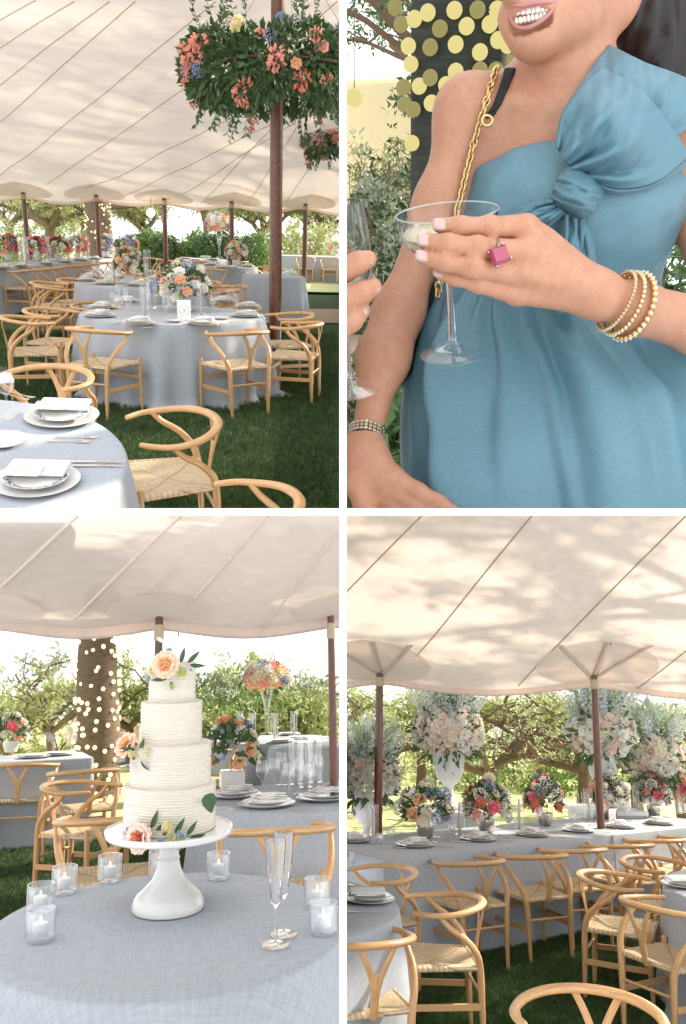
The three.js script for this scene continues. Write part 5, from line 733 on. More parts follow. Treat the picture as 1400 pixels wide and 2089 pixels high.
const LT2 = longTable('long cloth table at the left of the cake scene with a pink bouquet', BLs.hit(-120, 1562, .75), BLs.hit(190, 1545, .75), .8, 77, BLs);
onTop(bouquet('pink and white bouquet at the left edge of the cake scene', 'flower arrangement', { seed: 303, r: .16, h: .16, n: 24, pal: PAL.pink, vase: 'bowl' }), LT2, .752, 22, 1535);
[[70, 1546, 'left'], [120, 1541, 'right']].forEach(([x, y, w]) => onTop(plate('white plate on the long table of the cake scene, ' + w), LT2, .752, x, y));
[[95, 1536], [110, 1540], [135, 1536], [60, 1536], [150, 1538]].forEach(([x, y]) => onTop(wineglass('clear wine glass on the long table of the cake scene', 'wine glasses on the long table of the cake scene'), LT2, .752, x, y));
{ const s = thing('settee', 'pale pink cushioned settee below the lit trunk', 'settee'); M.pinkcloth = mat([.78, .60, .54], .85); part('seat', new RoundedBoxGeometry(1.25, .2, .6, 3, .06).translate(0, .36, .05), M.pinkcloth, s); part('backrest', new RoundedBoxGeometry(1.25, .46, .18, 3, .07).translate(0, .62, -.24), M.pinkcloth, s); for (const x of [-.66, .66]) part('armrest', new RoundedBoxGeometry(.15, .42, .66, 3, .06).translate(x, .42, .02), M.pinkcloth, s); for (const x of [-.58, .58]) for (const z of [-.22, .28]) part('leg', cyl(.022, .03, .27, 8, [x, .135, z]), M.darkwood, s); BLs.put(s, 212, 1478, R(8), .62); }
const T2 = BLs.put(roundTable('sunlit far table carrying a tall vase behind the cake scene', .75, 79, { folds: 13 }, .75, M.linenPale), 545, 1507, 0, .75);
BLs.put(roundTable('bright far table at the right edge beyond the tall vase table', .6, 80, { folds: 12 }, .75, M.linenPale), 668, 1520, 0, .75);
{ const src = scene.children.find(o => baseName(o.name) === 'tall_flower_vase'); const c = copy(src, 'tall trumpet vase with yellow and lilac flower ball right of the cake'); onTop(c, T2, .752, 545, 1498); c.scale.setScalar(.82); c.updateMatrixWorld(true); }
[[470, 1505], [500, 1512], [575, 1514], [610, 1508], [590, 1500]].forEach(([x, y]) => onTop(plate('white plate on the far tall vase table of the cake scene', 'plates on the far vase table'), T2, .752, x, y));
[[490, 1500], [515, 1508], [560, 1510], [600, 1503]].forEach(([x, y]) => onTop(hurricane('glass candle cylinder on the far tall vase table of the cake scene', 'candle cylinders on the far vase table'), T2, .752, x, y));
for (const [px, q, yw, l] of [[430, 9.2, 160, 'left of the far vase table'], [660, 8.6, 200, 'right of the far vase table']]) BLs.set(chair('distant oak chair in the cake scene, ' + l), BLs.aq(px, q), q, R(yw));
{ const tr = thing('garden_tree', 'thick tree trunk glowing with fairy lights at left behind the cake', 'tree trunk'); const rr = y => .27 - .01 * y + .08 * Math.exp(-y * 2.2); part('trunk', sweep([[0, -.1, 0], [.03, .8, 0], [-.02, 1.6, .03], [.03, 2.6, 0]], x => rr(x * 2.6), { seg: 20, n: 14 }), M.bark, tr); part('limb', sweep([[0, 1.9, 0], [.5, 2.4, .2], [1.0, 2.9, .3]], [.14, .1, .06], { seg: 8, n: 8 }), M.bark, tr); BLs.set(tr, BLs.aq(200, 11.5), 11.5); wrapLights('warm fairy lights wound round the trunk in the cake scene', tr, 2.4, rr, 190, 5, .028);
  const gl = (px, py, r, l) => { const f = thing('festoon_light', l, 'lamp'); part('cord', cyl(.004, .004, .2, 6, [0, .13, 0]), M.leafDark, f); part('bulb', sph(r, [0, 0, 0]), M.bulbHot, f); f.position.copy(BLs.px(px, py, 5.0)); };
  gl(246, 1303, .040, 'large glowing festoon bulb left of the cake top'); gl(269, 1306, .022, 'smaller glowing bulb beside the large festoon bulb'); gl(364, 1312, .036, 'glowing festoon bulb just behind the cake top flowers');
  const w2 = ['first', 'second', 'third', 'fourth', 'fifth', 'sixth', 'seventh', 'eighth', 'ninth']; for (let i = 0; i < 9; i++) BLs.set(shrub('bright hedge shrub right of the cake, ' + w2[i] + ' from left', { seed: 400 + i, w: .9, h: 1.05, n: 420, m: i % 2 ? M.leafBright : M.leafPale, s: 1 }), BLs.aq(396 + i * 36, 15), 15 + (i % 2) * .5, i);
  const tl = [[30, 12.5, 3.4, 31], [110, 15, 3.8, 32], [270, 16, 3.8, 33], [400, 17, 4, 34], [520, 18, 4, 35], [640, 17, 4, 36]], tw = ['at the left edge', 'left of the lit trunk', 'between lit trunk and cake', 'right of the cake', 'behind the tall vase', 'at the right edge'];
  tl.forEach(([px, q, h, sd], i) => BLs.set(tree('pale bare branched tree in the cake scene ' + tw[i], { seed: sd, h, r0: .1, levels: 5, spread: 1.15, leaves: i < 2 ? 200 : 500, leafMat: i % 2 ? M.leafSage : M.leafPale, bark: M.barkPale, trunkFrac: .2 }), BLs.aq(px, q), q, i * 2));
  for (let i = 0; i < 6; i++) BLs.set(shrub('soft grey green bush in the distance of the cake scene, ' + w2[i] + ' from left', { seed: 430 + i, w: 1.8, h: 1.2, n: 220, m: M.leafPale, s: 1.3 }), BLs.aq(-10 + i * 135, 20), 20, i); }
// ================= upper right: guest in a blue dress holding a coupe =================
const TR = STAGE = stage(1053, 430, 0, q => -1.4, [[X, .0025], [Y, .0035]]);
ground(TR, 'lawn', -.225, -.06, 3.2, 30, M.turf);
{ const g = sheet((u, v) => TR.g(lerp(-2.4, -.6, u), lerp(7.0, 9.6, v) + .3 * Math.sin(u * 4), .014), 12, 4, (u, v) => [u * 3, v * 2]); struct('garden_path', g, M.path);
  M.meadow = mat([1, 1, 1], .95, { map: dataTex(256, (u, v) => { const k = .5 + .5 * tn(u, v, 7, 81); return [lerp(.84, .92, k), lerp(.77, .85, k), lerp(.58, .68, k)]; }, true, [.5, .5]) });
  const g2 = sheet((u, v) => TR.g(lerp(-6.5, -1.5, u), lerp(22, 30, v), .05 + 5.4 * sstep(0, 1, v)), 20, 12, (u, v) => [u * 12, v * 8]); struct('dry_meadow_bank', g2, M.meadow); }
M.skin = mat([1, 1, 1], .46, { map: dataTex(256, (u, v) => { const k = tn(u, v, 5, 91) * .5 + tn(u, v, 22, 4) * .5; return [.79 + .045 * k, .575 + .06 * k, .46 + .06 * k]; }, true, [3, 3]), sheen: .15, bumpMap: dataTex(256, (u, v) => { const k = .5 + .5 * tn(u, v, 40, 3); return [k, k, k]; }, false, [14, 14]), bumpScale: .0007, clearcoat: .12, clearcoatRoughness: .45 });
M.nail = mat([.62, .42, .39], .15, { clearcoat: .8, clearcoatRoughness: .08 });
M.lip = mat([.50, .20, .18], .3, { clearcoat: .4, clearcoatRoughness: .2 });
M.tooth = mat([.88, .86, .80], .15, { clearcoat: .6 });
M.mouth = mat([.16, .04, .04], .6);
const satin = (a, b) => dataTex(512, (u, v, i, j) => { const k = .5 + .32 * tn(u * .5, v, 14, 9) + .2 * tn(u, v, 40, 1) + (j % 4 < 2 ? .08 : -.08); return [lerp(a[0], b[0], k), lerp(a[1], b[1], k), lerp(a[2], b[2], k)]; }, true, [5, 5]);
M.satin = mat([1, 1, 1], .32, { map: satin([.36, .535, .60], [.425, .605, .67]), sheen: .7, sheenRoughness: .35, sheenColor: lin(.5, .7, .85), clearcoat: .25, clearcoatRoughness: .38, bumpMap: dataTex(256, (u, v, i, j) => { const k = .5 + .3 * ((j % 4) / 3 - .5) + .3 * tn(u * .4, v, 18, 5); return [k, k, k]; }, false, [14, 14]), bumpScale: .0006 });
M.hair = mat([1, 1, 1], .38, { map: dataTex(256, (u, v) => { const k = .5 + .5 * tn(u * 1, v * .12, 12, 12); return [lerp(.07, .17, k), lerp(.05, .12, k), lerp(.045, .10, k)]; }, true, [3, 3]) });
const lady = thing('person', 'smiling person in strapless blue dress with big bow, raising a coupe glass', 'person'); 
// --- body as one field ---
const cap = (x0, y0, d0, r0, x1, y1, d1, r1) => cone(P(x0, y0, d0), P(x1, y1, d1), r0, r1);
const torso = blend([
  ell(P(1165, 350, 1.045), .135, .14, .085),
  ell(P(1150, 560, 1.05), .105, .15, .07), cap(1150, 110, 1.02, .054, 1140, 270, 1.03, .058),
  cap(1140, 205, 1.025, .040, 968, 220, 1.02, .028), cap(1160, 205, 1.03, .042, 1375, 250, 1.04, .034),
  ell(P(955, 232, 1.02), .034, .038, .038), cap(952, 235, 1.015, .031, 898, 420, 1.015, .0270), cap(898, 420, 1.015, .0270, 812, 640, 1.01, .0245),
  cap(812, 640, 1.005, .0255, 782, 730, .985, .0255), cap(782, 730, .985, .0255, 746, 895, .95, .0165),
  cap(1375, 250, 1.04, .04, 1500, 640, .97, .033), cap(1500, 645, .97, .033, 1420, 664, .925, .029)], .035);
// collarbones
const clav = [cap(1120, 222, .972, .008, 985, 190, .995, .007), cap(1165, 225, .972, .008, 1300, 200, 1.0, .007)];
const bodyF = (x, y, z) => { let d = torso(x, y, z); for (const c of clav) d = smin(d, c(x, y, z), .022); return d; };
const headParts = [ell(P(1190, -95, 1.015), .080, .105, .095), ell(P(1120, 5, .955), .048, .055, .045), cap(1090, 78, .940, .0215, 1230, 0, 1.0, .040), ell(P(1089, 86, .930), .019, .0165, .018), cap(1160, 90, 1.0, .036, 1160, 170, 1.02, .048), ell(P(1078, 35, .930), .034, .026, .026), cap(1048, -60, .915, .010, 1040, -25, .895, .013), ell(P(1165, 5, .955), .036, .04, .035)];
const headF0 = blend(headParts, .022);
const mouthCut = ell(P(1083, 37, .905), .0265, .0125, .026, new THREE.Quaternion().setFromEuler(new THREE.Euler(0, -.35, .17)));
const headF = (x, y, z) => Math.max(smin(headF0(x, y, z), bodyF(x, y, z), .02), -mouthCut(x, y, z));
const faceF = (x, y, z) => Math.max(headF0(x, y, z), -mouthCut(x, y, z));
const surf = (f, px, py, d0 = .8, d1 = 1.15) => { const r = ray(px, py); for (let d = d0; d < d1; d += .0015) if (f(r.x * d, r.y * d, -d) < 0) return d; return null; };
const box3 = (pts, m) => { const b = new THREE.Box3().setFromPoints(pts); b.expandByScalar(m); return b; };
const bb1 = box3([P(870, 120, .9), P(740, 900, 1.08), P(1560, 700, .9), P(1400, 120, 1.15)], .05); bb1.max.y = P(0, 150, 1).y;
const gBody = meshField(bodyF, bb1.min, bb1.max, .0055);
const gHead = meshField(headF, v3(P(985, 0, .9).x, P(0, 215, 1).y, -1.14), v3(P(1345, 0, 1.1).x, P(0, -330, 1).y, -.85), .0036);
// --- her hand round the coupe (image right arm) ---
const fing = (pts, rs) => { const out = []; for (let i = 0; i + 1 < pts.length; i++) out.push(cone(P(...pts[i]), P(...pts[i + 1]), rs[i], rs[i + 1])); return out; };
const idx = [[1072, 462, .818], [1000, 463, .794], [940, 462, .789], [899, 460, .791]], mid = [[1066, 514, .812], [975, 505, .785], [915, 497, .784], [868, 492, .789]], rin = [[1056, 562, .815], [968, 547, .788], [908, 534, .788], [864, 524, .792]], pin = [[1052, 600, .825], [978, 580, .805], [930, 566, .804], [899, 558, .806]];
const R1 = [.0120, .0094, .0087, .0074], fIdx = fing(idx, R1), fMid = fing(mid, R1), fRin = fing(rin, [.0117, .0090, .0084, .0072]), fPin = fing(pin, [.0105, .0080, .0074, .0062]);
const thumb = fing([[1150, 545, .862], [1060, 475, .885], [990, 462, .893], [930, 470, .888]], [.017, .0135, .011, .009]);
const palm = [cap(1212, 588, .848, .0165, 1075, 470, .824, .0140), cap(1212, 594, .846, .0170, 1068, 518, .818, .0145), cap(1212, 600, .846, .0165, 1060, 562, .821, .0140), cap(1210, 606, .848, .0155, 1056, 596, .828, .0125), cap(1150, 550, .848, .017, 1100, 510, .838, .018)];
const fore = [cap(1212, 597, .848, .0185, 1300, 630, .87, .0255), cap(1300, 630, .87, .0255, 1425, 664, .915, .030), cap(1425, 664, .915, .030, 1500, 650, .96, .033), cap(1170, 580, .846, .0175, 1225, 604, .85, .0190)];
const knuck = [[1072, 462, .812], [1066, 512, .806], [1058, 558, .809], [1000, 462, .790], [975, 502, .782], [968, 539, .784]].map(p => ell(P(...p), .0085, .0085, .0078));
const palmB = blend([...palm, ...fore], .015);
const chain = l => blend(l, .006);
const ch = [fIdx, fMid, fRin, fPin].map(chain), thB = chain(thumb), knB = knuck;
const tendon = [cap(1190, 580, .828, .004, 1080, 470, .806, .005), cap(1190, 585, .826, .004, 1075, 515, .800, .005), cap(1190, 592, .828, .004, 1068, 560, .802, .005)];
const creases = []; for (const [a, b, n] of [[idx[1], idx[2], 4], [mid[1], mid[2], 4], [rin[1], rin[2], 4]]) for (let i = 0; i < n; i++) creases.push([P(a[0] + (i - 1.5) * 8, a[1], a[2] - .0092)]);
const handF = (x, y, z) => { let d = palmB(x, y, z); for (const t of tendon) d = smin(d, t(x, y, z), .014); let f = 1e9; for (const c of ch) f = Math.min(f, c(x, y, z)); d = smin(d, f, .007); d = smin(d, thB(x, y, z), .012); for (const k of knB) d = smin(d, k(x, y, z), .006); for (const [c] of creases) { const dx = (x - c.x) / .0012, dy = (y - c.y) / .007, dz = (z - c.z) / .006; const e = dx * dx + dy * dy + dz * dz; if (e < 4) d += .0013 * Math.exp(-e); } return d; };
const bb2 = box3([P(855, 440, .77), P(860, 620, .92), P(1425, 730, .98), P(1100, 420, .77)], .012);
const gHand = meshField(handF, bb2.min, bb2.max, .0016);
// --- her other hand, lower left ---
const h2 = blend([cap(744, 895, .95, .0182, 742, 930, .945, .0205), cap(742, 925, .945, .0215, 790, 985, .935, .020), cap(742, 935, .945, .0205, 765, 1005, .94, .017)], .02);
const f2 = [fing([[800, 975, .93], [850, 1003, .922], [893, 1026, .92], [925, 1045, .92]], [.0125, .0105, .0095, .008]), fing([[788, 990, .932], [838, 1028, .925], [878, 1052, .924], [905, 1070, .925]], [.0125, .0105, .0095, .008]), fing([[775, 1003, .936], [818, 1048, .93], [850, 1075, .93], [870, 1090, .93]], [.012, .010, .009, .008]), fing([[760, 1012, .94], [795, 1060, .936], [820, 1085, .936], [835, 1100, .936]], [.011, .009, .008, .007]), fing([[735, 945, .935], [722, 990, .925], [740, 1030, .92], [760, 1052, .92]], [.014, .0115, .010, .0085])].map(chain);
const hand2F = (x, y, z) => { let f = 1e9; for (const c of f2) f = Math.min(f, c(x, y, z)); return smin(h2(x, y, z), f, .012); };
const gHand2 = meshField(hand2F, v3(P(700, 0, .95).x, 0 - .02, -.99), v3(P(940, 0, .95).x, P(0, 880, .95).y, -.88), .0032);
part('body', merge([gBody, gHead, gHand, gHand2]), M.skin, lady);
// nails
const nailAt = (px, py, d, w, h, rot) => { const g = new THREE.SphereGeometry(1, 18, 12); const p = g.attributes.position; for (let i = 0; i < p.count; i++) { const x = p.getX(i), y = p.getY(i); const k = Math.pow(Math.abs(x), .6) * Math.sign(x), l = Math.pow(Math.abs(y), .6) * Math.sign(y); p.setX(i, k); p.setY(i, l); } g.computeVertexNormals(); const o = part('fingernail', g, M.nail, lady); o.position.copy(P(px, py, d)); o.scale.set(w, h, .0030); o.rotation.set(0, .38, rot); return o; };
nailAt(897, 458, .7835, .0072, .0058, 0); nailAt(865, 489, .7825, .0072, .0060, -.02); nailAt(861, 522, .7845, .0070, .0056, -.04); nailAt(895, 557, .8005, .0058, .0042, -.1);
// mouth
{ const lipCurve = (pts, r, name) => part(name, sweep(pts.map(([x, y, o]) => P(x, y, (surf(headF0, x, y) ?? .93) - o * .6)), r.map(q => q * .82), { seg: 26, n: 8, flat: [1, .75] }), M.lip, lady);
  lipCurve([[1037, 15, .0005], [1050, 10, .002], [1068, 10, .003], [1084, 6, .003], [1110, 4, .002], [1140, 4, .0]], [.0016, .0032, .0036, .0036, .003, .0014], 'upper_lip');
  lipCurve([[1038, 20, .0005], [1044, 42, .002], [1057, 56, .003], [1081, 56, .0035], [1110, 38, .002], [1138, 8, .0]], [.0014, .0032, .0042, .0044, .0036, .0014], 'lower_lip');
  const tooth = (x, y, w, h, d) => { const g = new RoundedBoxGeometry(w, h, .005, 3, .0022); const o = part('tooth', g, M.tooth, lady); o.position.copy(P(x, y, d)); o.rotation.set(.05, -.5 + (x - 1085) / 90, .12); };
  const sd = x => (surf(headF0, x, 30) ?? .93) + .0045;
  for (let i = 0; i < 9; i++) { const x = 1046 + i * 10.2 - (i > 5 ? (i - 5) * 1.2 : 0); tooth(x, 22.5 - (x - 1046) * .11, .0056 - (i > 5 ? .0008 : 0), .0112 - .0003 * Math.abs(i - 3), sd(x)); }
  for (let i = 0; i < 8; i++) { const x = 1054 + i * 8.2; tooth(x, 43 - (x - 1054) * .20, .0042, .0076, sd(x) + .0025); }
  part('mouth_lining', xf(new THREE.SphereGeometry(1, 20, 14), {}).applyMatrix4(new THREE.Matrix4().compose(P(1085, 37, .955), new THREE.Quaternion().setFromEuler(new THREE.Euler(0, -.35, .17)), v3(.028, .014, .022))), M.mouth, lady);
  for (const x of [1075, 1150]) part('eye', sph(.0115, P(x, -150, x < 1100 ? .93 : .935).toArray(), null, 14), M.tooth, lady); }
// hair
{ const gs = []; const rd = rng(77); const hf = blend([ell(P(1235, -110, 1.055), .095, .115, .10), cap(1280, -60, 1.06, .055, 1315, 70, 1.09, .050), cap(1315, 70, 1.09, .050, 1350, 175, 1.11, .042), cap(1350, 175, 1.11, .042, 1360, 260, 1.12, .025), cap(1340, 40, 1.11, .05, 1385, 130, 1.13, .04)], .04);
  const hfr = (x, y, z) => hf(x, y, z) + .0022 * Math.sin((x * 260 + N(x * 30, y * 8, z * 30) * 4)) + .003 * N(x * 60, y * 12, z * 60); const b = new THREE.Box3(v3(P(1150, 0, 1.0).x, P(0, 300, 1.05).y, -1.24), v3(P(1490, 0, 1.15).x, P(0, -340, 1).y, -.93)); gs.push(meshField(hfr, b.min, b.max, .006));
  for (let i = 0; i < 60; i++) { const x = 1268 + rd() * 130, y = -20 + rd() * 60, l = 110 + rd() * 90; gs.push(sweep([P(x, y, 1.05 + rd() * .03), P(x + 18 + rd() * 20, y + l * .5, 1.05 + rd() * .04), P(x + 34 + rd() * 40, y + l, 1.07 + rd() * .04)], [.0025, .0022, .0006], { seg: 8, n: 4 })); }
  part('hair', merge(gs), M.hair, lady); }
// dress
{ const Lc = curve([[270, 985], [300, 972], [350, 950], [420, 934], [500, 922], [560, 905], [600, 884], [660, 856], [750, 834], [857, 818], [978, 821], [1060, 826]]), Rc = curve([[270, 1395], [330, 1404], [400, 1396], [480, 1372], [560, 1345], [600, 1340], [650, 1362], [720, 1430], [800, 1500], [900, 1545], [1060, 1570]]);
  const cd = curve([[270, 1.03], [400, 1.03], [560, 1.045], [700, 1.045], [850, 1.03], [1060, 1.01]]), hd = curve([[270, .090], [330, .106], [400, .116], [500, .104], [590, .084], [680, .100], [800, .114], [1060, .120]]);
  const top = curve([[930, 352], [955, 346], [1010, 305], [1075, 288], [1150, 291], [1250, 315], [1340, 350], [1420, 400]]);
  const nu = 280, nv = 120; const g = weldSeam(sheet((u, v) => {
    const th = (u - .5) * 2 * PI; const front = Math.cos(th); const xr = lerp(Lc(340), Rc(340), .5 + .5 * Math.sin(th) ); const py = lerp(front > -.2 ? top(xr) : lerp(top(xr), 330, clamp((-.2 - front) / .5)), 1056, v);
    const l = Lc(py), r = Rc(py), cx = (l + r) / 2, D = cd(py), hw = (r - l) / 2 / F * D, h = hd(py); const k = sstep(590, 760, py);
    // skirt gathers: sharp crests spreading below the waist
    const s = th * 3.1; const sw = (x) => Math.sin(x + .75 * Math.sin(x)); const fo = 1.7 * k * Math.pow(clamp(front * 1.25 + .08), .7) * (.017 * sw(th * 7 + 1.1 + .9 * N(th * 2, py * .003, 4) + .5 * Math.sin(th * 2.3)) + .008 * sw(th * 15 + 2 + N(th * 3, py * .004, 9)) * sstep(.9, .1, (py - 600) / 600) + .010 * N(th * 3, py * .006, 14) + .016 * Math.exp(-Math.pow((th + .25 + (py - 600) * -.00006) / .06, 2)) + .010 * N(s * .8, py * .004, 2)) + sstep(560, 605, py) * (1 - sstep(620, 760, py)) * .004 * Math.sin(th * 34 + N(th * 5, 1) * 5);
    const bod = (1 - k) * (.0022 * Math.sin(py * .05 + th * 5) * N(th * 4, py * .012, 5) + .003 * N(th * 5, py * .014, 8)) + (1 - sstep(0, .012, v)) * -.002;
    const R2 = 1 + (fo + bod) / Math.max(hw, .05); const x = Math.sin(th) * hw * R2, z = Math.cos(th) * (h * R2);
    return v3(((cx - CX) / F) * D + x, (CY - py) / F * (D - Math.cos(th) * h * .98), -D + z);
  }, nu, nv, (u, v) => [u * 1.3, v * .5]), nu, nv);
  part('dress', thick(g, nu, nv, .002), M.satin, lady);
  // bodice panel seams
  if (0) part('seam', sweep([0, .33, .66, 1].map(t => { const px = lerp(1060, 1044, t), py = lerp(294, 425, t); return P(px, py, .934); }), .0006, { seg: 8, n: 4 }), M.satin, lady);
  const spl = (rows, u, v) => { const c = rows.map(r => new THREE.CatmullRomCurve3(r.map(p => P(...p)), false, 'centripetal')); return new THREE.CatmullRomCurve3(c.map(q => q.getPoint(u)), false, 'centripetal').getPoint(v); };
  const patch = (name, rows, wr, seed, nu2 = 44, nv2 = 44) => { const g2 = sheet((u, v) => { const p = spl(rows, u, v); const w = 1.35 * wr * (Math.sin(u * 21 + seed + 2.5 * N(u * 3, v * 2, seed) + .8 * Math.sin(u * 21)) * .7 * Math.pow(1 - v, .8) + 1.1 * N(u * 4 + seed, v * 2.4, seed * 2) * (1 - .3 * v) + .7 * N(u * 9 + v * 4, v * 3, seed)) * Math.min(1, 6 * Math.min(u, 1 - u) + .25); return p.multiplyScalar(1 - w); }, nu2, nv2, (u, v) => [u * .3, v * .35]); return part(name, thick(g2, nu2, nv2, .0022), M.satin, lady); };
  // back panel over the shoulder, front loop, underside of the loop
  patch('bow_back_panel', [[[1150, 300, .93], [1175, 330, .93], [1215, 350, .93], [1250, 370, .935]], [[1168, 205, .935], [1225, 245, .925], [1290, 275, .925], [1340, 310, .935]], [[1205, 142, .95], [1275, 175, .925], [1352, 205, .93], [1410, 255, .94]], [[1243, 92, .975], [1315, 128, .95], [1395, 158, .955], [1470, 205, .975]]], .006, 3);
  patch('bow_loop', [[[1134, 296, .905], [1150, 325, .895], [1168, 346, .892], [1190, 362, .900]], [[1146, 238, .902], [1205, 268, .868], [1255, 318, .868], [1262, 384, .895]], [[1180, 182, .905], [1262, 215, .870], [1322, 278, .876], [1335, 372, .905]], [[1227, 138, .915], [1298, 178, .900], [1357, 240, .908], [1406, 318, .925]]], .0085, 7, 56, 56);
  patch('bow_loop_under', [[[1190, 362, .902], [1200, 370, .906], [1215, 378, .91], [1228, 384, .915]], [[1262, 386, .897], [1262, 394, .908], [1258, 398, .916], [1255, 398, .93]], [[1335, 374, .907], [1335, 380, .92], [1330, 376, .93], [1322, 366, .94]], [[1407, 320, .926], [1407, 334, .935], [1402, 336, .945], [1395, 330, .955]]], .003, 5);
  patch('bow_knot', [[[1148, 346, .905], [1136, 368, .898], [1128, 392, .898], [1120, 410, .908]], [[1165, 340, .893], [1158, 372, .880], [1150, 404, .880], [1142, 420, .896]], [[1205, 362, .888], [1195, 392, .876], [1184, 420, .878], [1174, 438, .895]], [[1236, 388, .908], [1222, 412, .902], [1208, 434, .902], [1196, 448, .912]]], .004, 9, 30, 30);
  patch('bow_tail', [[[1124, 406, .908], [1132, 416, .902], [1142, 426, .9], [1154, 436, .902]], [[1086, 412, .905], [1092, 432, .892], [1100, 452, .892], [1112, 470, .9]], [[1050, 430, .912], [1046, 458, .9], [1050, 490, .9], [1066, 515, .91]], [[1020, 470, .925], [1008, 505, .918], [1015, 545, .918], [1040, 575, .925]]], .007, 12);
  patch('bow_tail', [[[1146, 430, .906], [1160, 440, .898], [1178, 446, .9], [1196, 446, .908]], [[1140, 490, .908], [1160, 490, .895], [1184, 484, .897], [1206, 478, .91]], [[1120, 560, .912], [1150, 566, .9], [1182, 564, .902], [1216, 556, .915]], [[1092, 618, .922], [1122, 634, .912], [1156, 640, .912], [1188, 640, .918]]], .006, 15); }
// coupe glass
{ const c = thing('coupe_glass', 'stemmed coupe of pale sparkling wine held in the raised hand', 'glass'); const a = P(925, 725, .913), b = P(912, 433, .838); const up = b.clone().sub(a).normalize(), H = a.distanceTo(b); c.position.copy(a); c.quaternion.setFromUnitVectors(v3(0, 1, 0), up);
  const s = H / .146; part('bowl', lathe([[.0042, .092], [.006, .098], [.016, .1005], [.030, .107], [.042, .118], [.0478, .131], [.0497, .146], [.0491, .1464], [.0468, .1315], [.0408, .119], [.029, .1085], [.015, .1025], [0, .1015]].map(p => [p[0] * s, p[1] * s]), 72), M.glassSolid, c);
  part('stem', lathe([[0, .0935], [.0055, .0935], [.0044, .085], [.0038, .06], [.0042, .03], [.006, .018], [0, .018]].map(p => [p[0] * s, p[1] * s]), 28), M.glassSolid, c);
  part('foot', lathe([[0, .0185], [.0058, .0185], [.009, .0125], [.018, .007], [.030, .004], [.0345, .003], [.0352, .0018], [.0345, .0008], [.02, .0016], [0, .003]].map(p => [p[0] * s, p[1] * s]), 64), M.glass, c);
  part('rim', xf(new THREE.TorusGeometry(.0494 * s, .0009, 8, 72), { r: [PI / 2, 0, 0], p: [0, .1462 * s, 0] }), M.glassRim, c);
  part('wine', lathe([[0, .1022], [.0148, .1031], [.0286, .1091], [.0402, .1195], [.0447, .1275], [0, .1275]].map(p => [p[0] * s, p[1] * s]), 64), M.wine, c); }
// ring
{ const r = thing('gem_ring', 'silver ring with large square pink gemstone on the raised hand', 'ring'); M.gem = mat([.62, .04, .15], .04, { transmission: .3, thickness: 0, clearcoat: 1, clearcoatRoughness: .02, ior: 1.8 }); M.steel = mat([.72, .70, .68], .18, { metalness: 1 });
  const c = P(1008, 521, .796); r.position.copy(c); r.rotation.set(0, 0, .05);
  part('band', xf(new THREE.TorusGeometry(.0108, .0011, 8, 40), { r: [0, PI / 2 - .25, .06] }), M.steel, r);
  const gem = new THREE.CylinderGeometry(.0082, .0118, .0042, 4, 1); const gem2 = new THREE.CylinderGeometry(.0118, .006, .006, 4, 1); const gg = merge([xf(gem, { p: [0, .0021, 0] }), xf(gem2, { p: [0, -.003, 0] })]); const o = part('gemstone', gg.toNonIndexed ? gg : gg, M.gem, r); gg.computeVertexNormals(); o.rotation.set(PI / 2, 0, 0); const w = new THREE.Group(); o.rotation.set(PI / 2, PI / 4 + .28, 0); o.position.set(.0018, -.0055, .0175);
  for (let i = 0; i < 4; i++) { const a = i * PI / 2 + .28 * -1 + PI / 4 + PI / 4; const x = Math.cos(a) * .0112, y = Math.sin(a) * .0112; part('prong', sweep([[.0018 + x * .6, -.0055 + y * .6, .010], [.0018 + x * 1.02, -.0055 + y * 1.02, .0165], [.0018 + x * .95, -.0055 + y * .95, .0195]], .0011, { seg: 5, n: 6 }), M.steel, r); }
  part('shank', sweep([[.002, .013, .008], [.0022, .008, .013], [.0018, .003, .0155]], [.0018, .0016, .0012], { seg: 5, n: 6 }), M.steel, r); }
// bracelets
{ const axis = P(1300, 628, .87).sub(P(1215, 602, .848)).normalize(); const wd = ['nearest the hand', 'in the middle, with larger stones', 'nearest the elbow'];
  [[1256, 614, .0312, .0022, .16], [1271, 619, .0322, .0028, .10], [1288, 625, .0336, .0036, .04]].forEach(([px, py, R0, b, tilt], k) => { const t = thing('beaded_bracelet', 'sparkling crystal bracelet on the raised forearm, ' + wd[k], 'bracelet'); t.position.copy(P(px, py, .860 + k * .004)); t.quaternion.setFromUnitVectors(v3(0, 1, 0), axis.clone().add(v3(0, tilt * -1.2, tilt)).normalize()); const n = Math.floor(2 * PI * R0 / (b * 1.75)), out = [], st = []; for (let i = 0; i < n; i++) { const a = i / n * 2 * PI; out.push(xf(new THREE.IcosahedronGeometry(b, 1), { p: [Math.cos(a) * R0, 0, Math.sin(a) * R0] })); st.push(xf(new THREE.OctahedronGeometry(b * .8), { p: [Math.cos(a) * (R0 + b * .7), 0, Math.sin(a) * (R0 + b * .7)] })); }
    part('setting', merge(out), M.gold, t, 'stuff'); part('stones', merge(st), M.crystalStone || (M.crystalStone = mat([.60, .58, .54], .12, { metalness: .8 })), t, 'stuff'); part('cord', xf(new THREE.TorusGeometry(R0, b * .45, 6, 48), { r: [PI / 2, 0, 0] }), M.gold, t); }); }
